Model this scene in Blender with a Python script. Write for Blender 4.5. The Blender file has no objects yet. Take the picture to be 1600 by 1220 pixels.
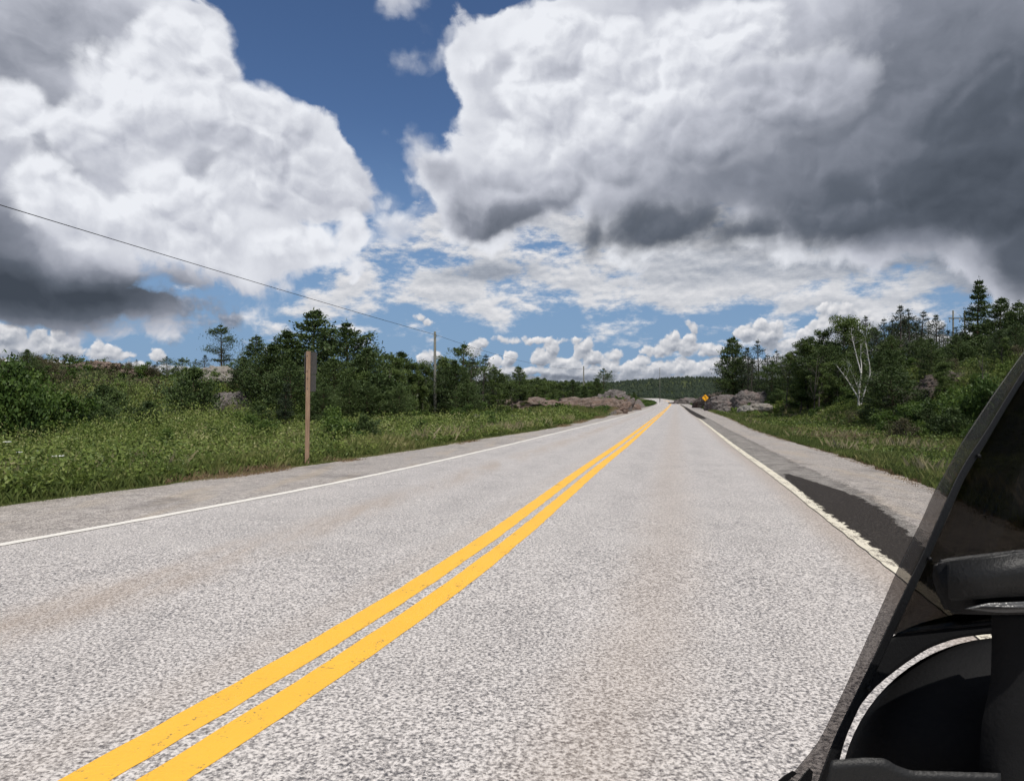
import bpy, bmesh, math, random
import numpy as np
from mathutils import Vector, Matrix
C = bpy.context.scene.collection
R = math.radians
random.seed(7); rng = np.random.default_rng(11)
F = 1067.0; PX0 = 800.0; HY = 620.0; EYE = 1.37      # pixels of the photograph, its level line, eye height in metres

# ---------------------------------------------------------------- camera
cam = bpy.data.objects.new("camera", bpy.data.cameras.new("camera")); C.objects.link(cam)
cam.location = (0, 0, EYE)
cam.rotation_euler = (R(90) + math.atan((HY - 610.0) / F), 0, 0)
cam.data.sensor_width = 36.0; cam.data.lens = F / 1600.0 * 36.0
cam.data.clip_start = 0.05; cam.data.clip_end = 9000
bpy.context.scene.camera = cam

# ---------------------------------------------------------------- light, exposure
sc = bpy.context.scene
sc.view_settings.view_transform = 'Standard'; sc.view_settings.look = 'None'
sc.view_settings.exposure = 0.0; sc.view_settings.gamma = 1.0
SUN_EL, SUN_AZ = R(56), R(150)       # azimuth clockwise from +Y
sun = bpy.data.objects.new("sun", bpy.data.lights.new("sun", 'SUN')); C.objects.link(sun)
sd = Vector((math.sin(SUN_AZ) * math.cos(SUN_EL), math.cos(SUN_AZ) * math.cos(SUN_EL), math.sin(SUN_EL)))
sun.rotation_euler = sd.to_track_quat('Z', 'Y').to_euler()
sun.location = sd * 50
sun.data.energy = 4.0; sun.data.angle = R(0.5); sun.data.color = (1.0, 0.955, 0.89)

sc.render.engine = 'CYCLES'
sc.cycles.max_bounces = 5; sc.cycles.diffuse_bounces = 2; sc.cycles.glossy_bounces = 2; sc.cycles.transmission_bounces = 3; sc.cycles.transparent_max_bounces = 10
sc.cycles.use_adaptive_sampling = True; sc.cycles.adaptive_threshold = 0.02; sc.cycles.adaptive_min_samples = 20

# ---------------------------------------------------------------- sky: Nishita + procedural clouds
world = bpy.data.worlds.new("World"); sc.world = world; world.use_nodes = True
wt = world.node_tree; wt.nodes.clear()
def nd(t, **k):
    n = wt.nodes.new(t)
    for a, b in k.items(): setattr(n, a, b)
    return n
def lk(a, b): wt.links.new(a, b)
def put(sock, v):
    if isinstance(v, (int, float)): sock.default_value = v
    elif isinstance(v, (tuple, list)): sock.default_value = v
    else: lk(v, sock)
def M(op, a, b=0.0, c=None, clamp=False):
    n = nd('ShaderNodeMath', operation=op, use_clamp=clamp)
    put(n.inputs[0], a); put(n.inputs[1], b)
    if c is not None: put(n.inputs[2], c)
    return n.outputs[0]
def VM(op, a, b=(0, 0, 0), s=None):
    n = nd('ShaderNodeVectorMath', operation=op)
    put(n.inputs[0], a)
    if b is not None: put(n.inputs[1], b)
    if s is not None: put(n.inputs['Scale'], s)
    return n.outputs['Value'] if op in ('LENGTH', 'DOT_PRODUCT') else n.outputs[0]
def SS(v, a, b, lo=0.0, hi=1.0):
    n = nd('ShaderNodeMapRange', interpolation_type='SMOOTHSTEP')
    put(n.inputs[0], v); put(n.inputs[1], a); put(n.inputs[2], b); put(n.inputs[3], lo); put(n.inputs[4], hi)
    return n.outputs[0]
def noise(p, scale, det=5.0, rough=0.55, dist=0.0, out=0):
    n = nd('ShaderNodeTexNoise', noise_dimensions='2D')
    put(n.inputs['Vector'], p); put(n.inputs['Scale'], scale); put(n.inputs['Detail'], det)
    put(n.inputs['Roughness'], rough); put(n.inputs['Distortion'], dist)
    return n.outputs[out]
def voro(p, scale, det=2.0, rough=0.5):
    n = nd('ShaderNodeTexVoronoi', feature='F1', voronoi_dimensions='2D', normalize=True)
    put(n.inputs['Vector'], p); put(n.inputs['Scale'], scale); put(n.inputs['Detail'], det); put(n.inputs['Roughness'], rough)
    return n.outputs['Distance']
def mixc(f, a, b):
    n = nd('ShaderNodeMix', data_type='RGBA'); put(n.inputs[0], f)
    for i, v in ((6, a), (7, b)):
        put(n.inputs[i], v if not isinstance(v, tuple) else tuple(v) + (1.0,))
    return n.outputs[2]
def ramp(f, stops):
    n = nd('ShaderNodeValToRGB'); e = n.color_ramp.elements
    while len(e) < len(stops): e.new(0.5)
    for i, (p, c) in enumerate(stops):
        e[i].position = p; e[i].color = tuple(c) + (1.0,)
    put(n.inputs[0], f); return n.outputs[0]

tc = nd('ShaderNodeTexCoord'); sep = nd('ShaderNodeSeparateXYZ'); lk(tc.outputs['Generated'], sep.inputs[0])
dx, dy, dz = sep.outputs
az = M('ARCTAN2', dx, dy)
hor = M('SQRT', M('ADD', M('MULTIPLY', dx, dx), M('MULTIPLY', dy, dy)))
el = M('DIVIDE', dz, M('MAXIMUM', hor, 0.02))
cmb = nd('ShaderNodeCombineXYZ'); lk(az, cmb.inputs[0]); lk(el, cmb.inputs[1]); P = cmb.outputs[0]

def blobs(p, lst, k=0.02):
    """signed distance (radians, positive inside) to a union of soft ellipses given as compass bearings"""
    acc = None
    for (x, y, rx, ry, rot) in lst:
        a = math.atan((x - PX0) / F); c = math.cos(a)
        cx, cy, sx, sy = a, (HY - y) / F * c, rx / F * c * c, ry / F * c
        if rot == 0:
            n = nd('ShaderNodeVectorMath', operation='MULTIPLY_ADD'); put(n.inputs[0], p)
            n.inputs[1].default_value = (1 / sx, 1 / sy, 0); n.inputs[2].default_value = (-cx / sx, -cy / sy, 0)
            q = VM('LENGTH', n.outputs[0], None)
        else:
            cr, sr = math.cos(R(rot)), math.sin(R(rot))
            A = (cr / sx, sr / sx, 0); B = (-sr / sy, cr / sy, 0)
            X = M('SUBTRACT', VM('DOT_PRODUCT', p, A), cx * A[0] + cy * A[1])
            Y = M('SUBTRACT', VM('DOT_PRODUCT', p, B), cx * B[0] + cy * B[1])
            q = M('SQRT', M('MULTIPLY_ADD', X, X, M('MULTIPLY', Y, Y)))
        m = min(sx, sy)
        e = M('MULTIPLY_ADD', q, -m, m)
        acc = e if acc is None else (M('SMOOTH_MAX', acc, e, k) if k else M('MAXIMUM', acc, e))
    return acc
def warp(p, sc_, amt, det=3, rough=0.6):
    c = noise(p, sc_, det, rough, 0, 1)
    n = nd('ShaderNodeVectorMath', operation='MULTIPLY_ADD'); put(n.inputs[0], c)
    n.inputs[1].default_value = (amt,) * 3; n.inputs[2].default_value = (-amt / 2,) * 3
    return VM('ADD', p, n.outputs[0])
def HB(p, s1, s2, d1=6, d2=2):                       # billowy height of the cloud surface
    v = voro(p, s2, d2, 0.55)
    return M('ADD', M('MULTIPLY_ADD', noise(p, s1, d1, 0.52), 0.6, 0.5), M('MULTIPLY', M('MULTIPLY', v, v), -0.9))
def dark(p, lst):
    acc = None
    for (x, y, rx, ry, rot, amt) in lst:
        a = math.atan((x - PX0) / F); c = math.cos(a); m = min(rx / F * c * c, ry / F * c)
        v = SS(blobs(p, [(x, y, rx, ry, rot)]), -0.25 * m, m * 0.8, 0.0, amt)
        acc = v if acc is None else M('ADD', acc, v)
    return acc
CLOUD = [(0.0, (0.050, 0.062, 0.082)), (0.25, (0.108, 0.126, 0.160)), (0.5, (0.245, 0.265, 0.320)), (0.75, (0.52, 0.54, 0.61)), (1.0, (0.84, 0.86, 0.91))]
CLOUDW = [(0.0, (0.11, 0.13, 0.16)), (0.25, (0.20, 0.225, 0.275)), (0.5, (0.34, 0.37, 0.43)), (0.75, (0.58, 0.595, 0.635)), (1.0, (0.86, 0.85, 0.86))]

def after(p, col):                      # keeps the layers evaluated one after the other (the node stack is small)
    n = nd('ShaderNodeVectorMath', operation='MULTIPLY_ADD'); lk(col, n.inputs[0])
    n.inputs[1].default_value = (1e-7,) * 3; put(n.inputs[2], p); return n.outputs[0]
def layer(under, p1, h0, rl, shape, base, darks, amp, soft, rel, cmap, k=0.02, dens=1.0, edge=0.12, grad=None, ew=0.06):
    """one deck of cloud: h0 billow height there, rl its relief towards the sun"""
    p1 = after(p1, under)
    B = blobs(p1, shape, k)
    if grad: gb = M('SUBTRACT', B, blobs(VM('ADD', p1, grad[0]), shape, k))
    D = M('MULTIPLY_ADD', M('SUBTRACT', h0, 0.62), amp, B)
    a = SS(D, -soft * 0.3, soft, 0.0, dens)
    S = M('MULTIPLY_ADD', rl, rel, base)
    if grad: S = M('MULTIPLY_ADD', gb, grad[1], S)
    S = M('ADD', S, SS(D, 0.0, ew, edge, 0.0))
    if darks: S = M('SUBTRACT', S, dark(p1, darks))
    return mixc(a, under, ramp(M('MAXIMUM', S, 0.02), cmap))

sky = nd('ShaderNodeTexSky', sky_type='NISHITA'); sky.sun_disc = False
sky.sun_elevation = SUN_EL; sky.sun_rotation = SUN_AZ; sky.altitude = 0.2; sky.air_density = 1.0; sky.dust_density = 0.15; sky.ozone_density = 2.2
skyc = VM('MULTIPLY', VM('SCALE', sky.outputs[0], None, 0.10), (0.58, 0.68, 0.83))
skyc = mixc(SS(el, 0.02, 0.42, 0.88, 0.0), skyc, (0.205, 0.335, 0.53))
# a fractured sheet of stratocumulus low over the road
low = [(720, 440, 200, 40, 5), (1130, 430, 380, 60, 0), (1100, 385, 330, 60, 2), (960, 370, 220, 45, 0), (1350, 470, 200, 22, -2), (560, 448, 60, 14, 10), (640, 412, 95, 30, 8), (700, 462, 170, 34, 10), (950, 440, 260, 52, 0), (1250, 420, 360, 68, 2), (1500, 410, 300, 70, 0), (1000, 478, 180, 16, -3), (860, 395, 110, 30, 0),
       (740, 340, 90, 60, 20), (1700, 420, 300, 90, 0)]
PS = VM('MULTIPLY', P, (0.45, 1.0, 1.0))
hs = M('ADD', noise(PS, 22, 6, 0.62), 0.15); hs1 = M('ADD', noise(VM('ADD', PS, (0.001, 0.006, 0)), 22, 6, 0.62), 0.15)
c1 = layer(skyc, P, hs, M('SUBTRACT', hs, hs1), low, 0.80, [(1480, 400, 260, 50, 0, 0.28), (760, 425, 110, 22, 4, 0.3), (1180, 425, 330, 22, 1, 0.16), (1350, 470, 260, 14, 0, 0.12), (1100, 400, 200, 26, 0, 0.12), (1560, 440, 120, 90, 0, 0.3)],
           0.22, 0.035, 0.9, CLOUDW, 0.02, 0.97, 0.06)
# little fair-weather cumulus along the horizon
hz = [(60, 592, 180, 16, 0), (500, 600, 220, 12, 0), (940, 598, 240, 14, 0), (1320, 590, 200, 30, 0), (78, 540, 26, 16, 0), (100, 545, 30, 14, 0), (60, 527, 16, 12, 0), (92, 524, 10, 8, 0), (110, 532, 12, 9, 0), (165, 552, 26, 13, 0), (150, 541, 12, 9, 0), (195, 555, 14, 8, 0), (10, 525, 34, 20, 0), (30, 545, 40, 16, 0), (246, 556, 14, 8, 0), (243, 549, 7, 6, 0), (30, 572, 90, 14, 0), (215, 578, 110, 9, 0),
      (668, 562, 13, 9, 0), (680, 556, 9, 7, 0), (740, 548, 14, 10, 0), (752, 538, 10, 8, 0), (776, 566, 14, 10, 0), (796, 560, 12, 12, 0), (830, 532, 34, 5, -2), (846, 558, 16, 14, 0), (860, 548, 13, 14, 0), (872, 566, 16, 10, 0), (790, 582, 70, 9, 0), (912, 545, 13, 18, -35), (903, 532, 7, 8, 0), (925, 562, 18, 13, 0), (893, 570, 16, 13, 0), (905, 585, 60, 10, 0),
      (960, 554, 12, 8, 0), (950, 572, 24, 11, 0), (985, 574, 26, 11, 0), (1003, 564, 14, 9, 0), (1035, 577, 26, 12, 0), (1066, 574, 24, 13, 0), (1030, 548, 30, 8, 0), (1050, 540, 18, 13, 0), (1051, 524, 11, 10, 0), (1073, 543, 22, 11, 0), (1083, 514, 6, 10, 20), (1079, 528, 10, 10, 0), (1100, 578, 26, 13, 0), (1110, 548, 20, 9, 0), (1118, 570, 20, 14, 0),
      (1168, 520, 18, 14, 0), (1200, 524, 22, 18, 0), (1185, 508, 14, 10, 0), (1212, 510, 12, 9, 0), (1240, 544, 40, 14, 0), (1275, 540, 34, 20, 0), (1295, 508, 26, 22, 0), (1300, 488, 18, 12, 20), (1322, 490, 16, 15, 0), (1290, 482, 9, 7, 0), (1335, 515, 40, 26, 0), (1265, 524, 16, 12, 0),
      (1160, 575, 60, 16, 0), (1260, 570, 90, 16, 0), (1430, 545, 70, 26, 0), (1460, 512, 18, 10, 0), (410, 590, 120, 8, 0), (1020, 590, 200, 7, 0), (1520, 540, 60, 20, 0), (655, 497, 9, 4, -15), (665, 505, 6, 3, 0), (426, 548, 10, 4, 0)]
pB = warp(after(P, c1), 40, 0.009, 4)
hb = HB(pB, 40, 62, 5, 1.5); rb = M('SUBTRACT', hb, HB(VM('ADD', pB, (-0.0015, 0.004, 0)), 40, 62, 5, 1.5))
c2 = layer(c1, pB, hb, rb, hz, 0.60, [(200, 598, 400, 24, 0, 0.2), (960, 600, 300, 16, 0, 0.18), (840, 588, 80, 8, 0, 0.18), (60, 556, 70, 10, 0, 0.12), (960, 592, 220, 8, 0, 0.18), (1190, 545, 50, 10, 0, 0.1)],
           0.020, 0.003, 1.0, CLOUDW, 0.0, 1.0, 0.12, ((-0.002, 0.006, 0), 32.0), 0.012)
sm = [(285, 482, 52, 18, -6), (262, 474, 30, 14, 0), (357, 500, 20, 10, 0), (258, 520, 17, 6, 0)]
c3 = layer(c2, pB, hb, rb, sm, 0.48, [], 0.05, 0.014, 0.6, CLOUD, 0.01, 0.85, 0.02)
pA = warp(after(P, c3), 5.0, 0.075, 5, 0.55)
pA = warp(pA, 22, 0.012, 4, 0.6)
def HA(p):
    v = voro(p, 7.5, 1.6, 0.5)
    return M('ADD', M('MULTIPLY_ADD', noise(p, 5.0, 7, 0.55), 0.9, 0.29), M('MULTIPLY', M('MULTIPLY', v, v), -0.8))
ha = HA(pA); ra = M('SUBTRACT', ha, HA(VM('ADD', pA, (-0.016, 0.026, 0))))
# towering cumulus at left
lf = [(110, 462, 290, 72, 0), (250, 425, 150, 50, -8), (560, 335, 60, 24, 0), (590, 320, 30, 14, -20), (500, 290, 90, 60, -20), (60, 100, 330, 230, 0), (170, 80, 170, 90, 0), (120, 260, 200, 140, 0), (330, 230, 130, 100, -20), (440, 260, 110, 76, -35), (470, 205, 50, 50, 0), (250, 330, 170, 90, 0), (60, 400, 230, 95, 0), (160, 440, 150, 45, 0),
      (-200, 300, 300, 220, 0), (300, 400, 100, 50, 0), (520, 330, 70, 24, -10), (460, 385, 64, 24, -6), (552, 360, 26, 28, 0), (290, 60, 70, 60, 0), (-60, 480, 170, 30, 0), (-500, 200, 300, 300, 0)]
c4 = layer(c3, pA, ha, ra, lf, 0.76, [(60, 475, 360, 95, 0, 0.47), (-60, 400, 170, 130, 0, 0.35), (220, 465, 200, 45, 4, 0.30), (30, 60, 210, 110, 30, 0.14), (60, 190, 130, 70, -30, 0.08), (0, 300, 120, 130, 0, 0.12),
                          (-300, 300, 200, 250, 0, 0.3)], 0.17, 0.012, 0.75, CLOUD, edge=0.14)
# its billows, one heaped in front of the other
def heap(under, lst, base, rel=0.28, gr=2.7, soft=0.017, amp=0.062, cm=CLOUD, k=0.004, edge=0.10, dens=1.0, dk=None, gd=(-0.020, 0.034, 0)):
    return layer(under, pC, hc, rc, lst, base, dk, amp, soft, rel * 3, cm, k, dens, edge, (gd, gr), 0.03)
pC = warp(after(P, c4), 9, 0.045, 6, 0.55)
hc = HB(pC, 14, 19, 6, 1.6); rc = M('SUBTRACT', hc, HB(VM('ADD', pC, (-0.006, 0.011, 0)), 14, 19, 5, 1.0))
c4 = heap(c4, [(290, 70, 80, 60, 0), (200, 120, 90, 50, 0), (330, 110, 50, 50, 0), (20, 170, 60, 44, 0)], 0.86)
c4 = heap(c4, [(150, 210, 80, 66, 0), (235, 175, 90, 58, 0), (330, 180, 84, 60, 0), (410, 200, 76, 66, 0), (455, 235, 76, 56, -30), (490, 290, 66, 46, 0), (400, 280, 90, 50, 0), (540, 325, 60, 20, 0)], 0.82)
c4 = heap(c4, [(75, 300, 62, 52, 0), (130, 330, 60, 50, 0), (265, 305, 70, 54, 0), (220, 345, 66, 44, 0), (310, 345, 66, 50, 0), (270, 385, 90, 34, 0), (456, 385, 56, 22, -4), (500, 368, 30, 26, 0), (552, 362, 22, 26, 0)], 0.86)
# the big cloud over the right, its base in shade
rt = [(1040, 60, 250, 150, 0), (860, 130, 130, 104, 0), (755, 88, 52, 30, 10), (810, 30, 60, 40, 0), (1300, 150, 500, 230, 0), (900, 230, 180, 90, 0), (800, 290, 130, 80, 20), (690, 285, 70, 40, -20), (1000, 300, 170, 90, 0), (1060, 350, 160, 50, 0), (1250, 330, 250, 75, 0),
      (1500, 300, 330, 120, 0), (1800, 250, 400, 300, 0), (1650, 420, 130, 100, 0), (2500, 200, 700, 300, 0), (760, 350, 60, 36, 0)]
c5 = layer(c4, pA, ha, ra, rt, 0.80, [(1480, 200, 380, 260, 0, 0.40), (1750, 200, 500, 400, 0, 0.20), (1200, 230, 240, 130, 10, 0.16), (1290, 60, 260, 100, 10, 0.10),
                          (1000, 290, 200, 60, 10, 0.12), (1560, 90, 200, 160, 0, 0.12)], 0.15, 0.012, 0.6, CLOUD, edge=0.14)
pC = after(pC, c5)
c5 = heap(c5, [(750, 92, 34, 20, 10), (860, 60, 74, 60, 0), (850, 140, 74, 60, 0), (930, 90, 90, 60, 0), (800, 215, 50, 30, 0), (900, 215, 90, 46, 0), (1010, 150, 110, 60, 10), (1120, 60, 120, 60, 0)], 0.87)
c5 = heap(c5, [(690, 280, 60, 34, -20), (780, 315, 110, 58, 10), (860, 290, 70, 50, 0), (960, 250, 100, 44, 0), (1110, 210, 130, 60, 0), (1240, 150, 130, 70, 0)], 0.62, dk=[(790, 345, 110, 40, 5, 0.22)], edge=0.2, soft=0.022, rel=0.2)
c5 = heap(c5, [(1350, 240, 190, 90, 0), (1180, 285, 140, 56, 0), (1500, 150, 200, 110, 0), (1620, 260, 200, 160, 0)], 0.38, soft=0.06, edge=0.08, gr=1.0, rel=0.12, dk=[(1600, 220, 240, 170, 0, 0.20)])
c5 = heap(c5, [(1040, 350, 132, 42, 3), (930, 362, 30, 40, 0), (1180, 352, 130, 38, 0), (1340, 325, 200, 60, 0), (1540, 300, 190, 90, 0), (1640, 400, 100, 80, 0)], 0.22, soft=0.035, edge=0.14, gr=1.3, rel=0.14, dk=[(1540, 270, 220, 100, 0, 0.14)])
c5 = layer(c5, pC, hc, rc, [(628, 6, 20, 12, 10), (716, 74, 34, 9, 10), (745, 200, 14, 14, 40), (700, 52, 20, 7, 0), (655, 232, 16, 7, -20), (615, 350, 36, 16, 0)], 0.78, [], 0.10, 0.03, 0.6, CLOUD, 0.004, 0.8)
P0 = after(P, c5)
# broken cumulus over the rest of the sky, behind the viewpoint
gen = M('ADD', M('MULTIPLY', SS(M('ABSOLUTE', az), 0.95, 1.25), 0.5), M('SUBTRACT', noise(P0, 3.2, 5, 0.55), 0.78))
c6 = mixc(SS(gen, 0.16, 0.26), c5, (0.55, 0.57, 0.62))
up = SS(el, 1.1, 1.6)
c6 = mixc(M('MULTIPLY', up, 0.45), c6, (0.45, 0.48, 0.55))
gnd = mixc(SS(dz, -0.03, 0.0), (0.10, 0.11, 0.08), c6)
bg = nd('ShaderNodeBackground'); lk(gnd, bg.inputs[0]); bg.inputs[1].default_value = 1.0
wo = nd('ShaderNodeOutputWorld'); lk(bg.outputs[0], wo.inputs[0])
world.cycles.sampling_method = 'MANUAL'; world.cycles.sample_map_resolution = 512

# ================================================================ helpers for meshes and materials
def tag(o, label=None, cat=None, group=None, kind=None):
    if label: o['label'] = label
    if cat: o['category'] = cat
    if group: o['group'] = group
    if kind: o['kind'] = kind
    return o
def empty(name, loc=(0, 0, 0), rz=0.0):
    o = bpy.data.objects.new(name, None); C.objects.link(o); o.location = loc; o.rotation_euler = (0, 0, rz)
    o.empty_display_size = 0.2; return o
def mesh_np(name, V, faces, mats=(), smooth=False, attr=None, mi=None):
    """faces: list of (n,k) integer arrays, k = corners"""
    me = bpy.data.meshes.new(name); V = np.asarray(V, dtype=np.float32)
    me.vertices.add(len(V)); me.vertices.foreach_set('co', V.ravel())
    if isinstance(faces, np.ndarray): faces = [faces]
    faces = [f for f in faces if len(f)]
    tot = np.concatenate([np.full(len(f), f.shape[1]) for f in faces]); idx = np.concatenate([f.ravel() for f in faces])
    st = np.concatenate([[0], np.cumsum(tot)[:-1]])
    me.loops.add(len(idx)); me.loops.foreach_set('vertex_index', idx.astype(np.int32))
    me.polygons.add(len(tot)); me.polygons.foreach_set('loop_start', st.astype(np.int32)); me.polygons.foreach_set('loop_total', tot.astype(np.int32))
    if smooth: me.polygons.foreach_set('use_smooth', np.ones(len(tot), dtype=bool))
    if mi is not None: me.polygons.foreach_set('material_index', np.asarray(mi, dtype=np.int32))
    for m in mats: me.materials.append(m)
    if attr is not None:
        a = me.attributes.new('tint', 'FLOAT', 'POINT'); a.data.foreach_set('value', np.asarray(attr, dtype=np.float32))
    me.update(calc_edges=True); me.validate(); return me
def link(name, me, parent=None, loc=None):
    o = bpy.data.objects.new(name, me); C.objects.link(o)
    if parent: o.parent = parent
    if loc is not None: o.location = loc
    return o

class Mat:
    def __init__(s, name):
        s.m = bpy.data.materials.new(name); s.m.use_nodes = True; s.t = s.m.node_tree; s.t.nodes.clear()
        s.out = s.n('ShaderNodeOutputMaterial')
    def n(s, t, **k):
        x = s.t.nodes.new(t)
        for a, b in k.items(): setattr(x, a, b)
        return x
    def put(s, k, v):
        if isinstance(v, bpy.types.NodeSocket): s.t.links.new(v, k)
        elif isinstance(v, tuple) and len(v) == 3 and len(k.default_value) == 4: k.default_value = v + (1.0,)
        else: k.default_value = v
    def math(s, op, a, b=0.0, c=None, clamp=False):
        x = s.n('ShaderNodeMath', operation=op, use_clamp=clamp); s.put(x.inputs[0], a); s.put(x.inputs[1], b)
        if c is not None: s.put(x.inputs[2], c)
        return x.outputs[0]
    def ss(s, v, a, b, lo=0.0, hi=1.0, lin=False):
        x = s.n('ShaderNodeMapRange', interpolation_type='LINEAR' if lin else 'SMOOTHSTEP')
        for i, q in enumerate((v, a, b, lo, hi)): s.put(x.inputs[i], q)
        return x.outputs[0]
    def noise(s, vec, scale, det=4.0, rough=0.55, out=0, dist=0.0):
        x = s.n('ShaderNodeTexNoise'); s.put(x.inputs['Vector'], vec); s.put(x.inputs['Scale'], scale)
        s.put(x.inputs['Detail'], det); s.put(x.inputs['Roughness'], rough); s.put(x.inputs['Distortion'], dist); return x.outputs[out]
    def vor(s, vec, scale, out='Color', feat='F1', rnd=1.0):
        x = s.n('ShaderNodeTexVoronoi', feature=feat); s.put(x.inputs['Vector'], vec); s.put(x.inputs['Scale'], scale); s.put(x.inputs['Randomness'], rnd)
        return x.outputs[out]
    def mix(s, f, a, b, mode='MIX'):
        x = s.n('ShaderNodeMix', data_type='RGBA', blend_type=mode); s.put(x.inputs[0], f); s.put(x.inputs[6], a); s.put(x.inputs[7], b); return x.outputs[2]
    def ramp(s, f, stops, const=False):
        x = s.n('ShaderNodeValToRGB'); e = x.color_ramp.elements
        if const: x.color_ramp.interpolation = 'CONSTANT'
        while len(e) < len(stops): e.new(0.5)
        for i, (p, c) in enumerate(stops): e[i].position = p; e[i].color = tuple(c) + (1.0,)
        s.put(x.inputs[0], f); return x.outputs[0]
    def coord(s, w='Object'): return s.n('ShaderNodeTexCoord').outputs[w]
    def scale(s, v, k):
        x = s.n('ShaderNodeVectorMath', operation='MULTIPLY'); s.put(x.inputs[0], v); x.inputs[1].default_value = k; return x.outputs[0]
    def sepx(s, v):
        x = s.n('ShaderNodeSeparateXYZ'); s.put(x.inputs[0], v); return x.outputs
    def attr(s, name, out='Fac'):
        return s.n('ShaderNodeAttribute', attribute_name=name).outputs[out]
    def bump(s, h, dist, strength=1.0):
        x = s.n('ShaderNodeBump'); s.put(x.inputs['Height'], h); x.inputs['Distance'].default_value = dist; x.inputs['Strength'].default_value = strength; return x.outputs[0]
    def pbr(s, col, rough=0.8, nrm=None, spec=0.3, metal=0.0):
        x = s.n('ShaderNodeBsdfPrincipled'); s.put(x.inputs['Base Color'], col); s.put(x.inputs['Roughness'], rough)
        x.inputs['Specular IOR Level'].default_value = spec; x.inputs['Metallic'].default_value = metal
        if nrm is not None: s.put(x.inputs['Normal'], nrm)
        s.t.links.new(x.outputs[0], s.out.inputs[0]); return x

# ================================================================ the lie of the land
_p = rng.permutation(512)
def vn(x, y):                                                     # value noise, vectorised, -1..1
    x = np.asarray(x, float); y = np.asarray(y, float)
    xi = np.floor(x).astype(int); yi = np.floor(y).astype(int); fx = x - xi; fy = y - yi
    fx = fx * fx * (3 - 2 * fx); fy = fy * fy * (3 - 2 * fy)
    h = lambda a, b: _p[(_p[a & 511] + b) & 511] / 255.5 - 1.0
    return (h(xi, yi) * (1 - fx) + h(xi + 1, yi) * fx) * (1 - fy) + (h(xi, yi + 1) * (1 - fx) + h(xi + 1, yi + 1) * fx) * fy
def fbm(x, y, o=4):
    s = 0.0; a = 0.5
    for i in range(o): s = s + a * vn(x * 2 ** i + 17.3 * i, y * 2 ** i - 9.1 * i); a *= 0.5
    return s
def sstep(x, a, b):
    t = np.clip((np.asarray(x, float) - a) / (b - a), 0, 1); return t * t * (3 - 2 * t)
DR = np.array([(-60, 1.37), (0, 1.37), (6, 1.40), (14, 1.48), (22, 1.57), (40, 1.71), (70, 1.90), (116, 2.15), (200, 2.35), (300, 2.30), (430, 2.0), (640, 1.3), (1500, 1.3)])
def drop(Y): return np.interp(Y, DR[:, 0], DR[:, 1])
def zroad(Y): return EYE - drop(Y)
def depth_of(py):                                                  # distance at which the road lies on that row
    lo, hi = 0.5, 900.0
    for _ in range(60):
        m = (lo + hi) / 2
        if HY + drop(m) / m * F > py: lo = m
        else: hi = m
    return (lo + hi) / 2
def edge_curve(pts):
    """a line of the road as seen (column,row) -> sideways position against distance, smoothed"""
    D = sorted((depth_of(y), x) for x, y in pts)
    Yk = np.array([d[0] for d in D]); Xk = np.array([(d[1] - PX0) / F * d[0] for d in D])
    # straight road (a + b/Y) plus a smooth residual in log distance, by penalised least squares
    t = np.log(Yk + 3.0); G_ = 240; tg = np.linspace(t.min(), t.max(), G_); Yg = np.exp(tg) - 3.0; pxk = Xk / Yk * F
    nk = len(Yk); A_ = np.zeros((nk + G_ - 2, G_ + 2)); B_ = np.zeros(nk + G_ - 2); pos = (t - tg[0]) / (tg[-1] - tg[0]) * (G_ - 1); i0 = np.minimum(pos.astype(int), G_ - 2)
    for j in range(nk):
        A_[j, i0[j]] = 1 - (pos[j] - i0[j]); A_[j, i0[j] + 1] = pos[j] - i0[j]; A_[j, G_] = 1; A_[j, G_ + 1] = 3.0 / Yk[j]; B_[j] = pxk[j]
    lam = 16.0
    for j in range(G_ - 2): A_[nk + j, j:j + 3] = np.array([1, -2, 1]) * lam
    A_ = np.vstack([A_, np.eye(G_ + 2)[:G_] * 0.01]); B_ = np.concatenate([B_, np.zeros(G_)])
    s_ = np.linalg.lstsq(A_, B_, rcond=None)[0]; q = (s_[:G_] + s_[G_] + s_[G_ + 1] * 3.0 / Yg) / F
    Yg, q = Yg[Yg <= 640.0], q[Yg <= 640.0]
    Xg = q * Yg
    i = 10; s0 = (Xg[i] - Xg[0]) / (Yg[i] - Yg[0])
    def f(Y):
        Y = np.asarray(Y, float)
        return np.where(Y < Yg[0], Xg[0] + (Y - Yg[0]) * s0, np.interp(Y, Yg, Xg))
    return f
FITS = []
yellow = edge_curve([(190, 1220), (560, 995), (660, 931), (760, 857), (857.5, 783), (887, 760), (925, 730), (970, 697.6), (990, 681.5), (1010, 665), (1030, 649), (1040, 640), (1047, 633), (1047, 629), (1034, 624.5), (1003, 621.9)])
wleft = edge_curve([(0, 849.4), (150, 827), (300, 797), (450, 769), (600, 739), (700, 717), (767, 701), (835, 685), (902, 668.4), (960, 654), (990, 645), (1010, 639.5), (1025, 634), (1029, 630), (1022, 626), (1000, 622)])
gleft = edge_curve([(0, 791), (150, 773), (300, 752), (400, 738), (485, 727), (600, 711), (700, 695), (745, 686), (801, 679.6), (857, 670.6), (914, 657), (960, 648), (990, 640), (1010, 636), (1024, 631.5), (1027, 629), (1020, 626), (998, 622.2)])
wright = edge_curve([(1541, 991), (1400, 886), (1350, 850), (1300, 810), (1235, 760), (1175, 717.5), (1120, 676), (1100, 660), (1080, 645), (1065, 634.5), (1056, 628.5), (1040, 624), (1006, 621.7)])
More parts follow.
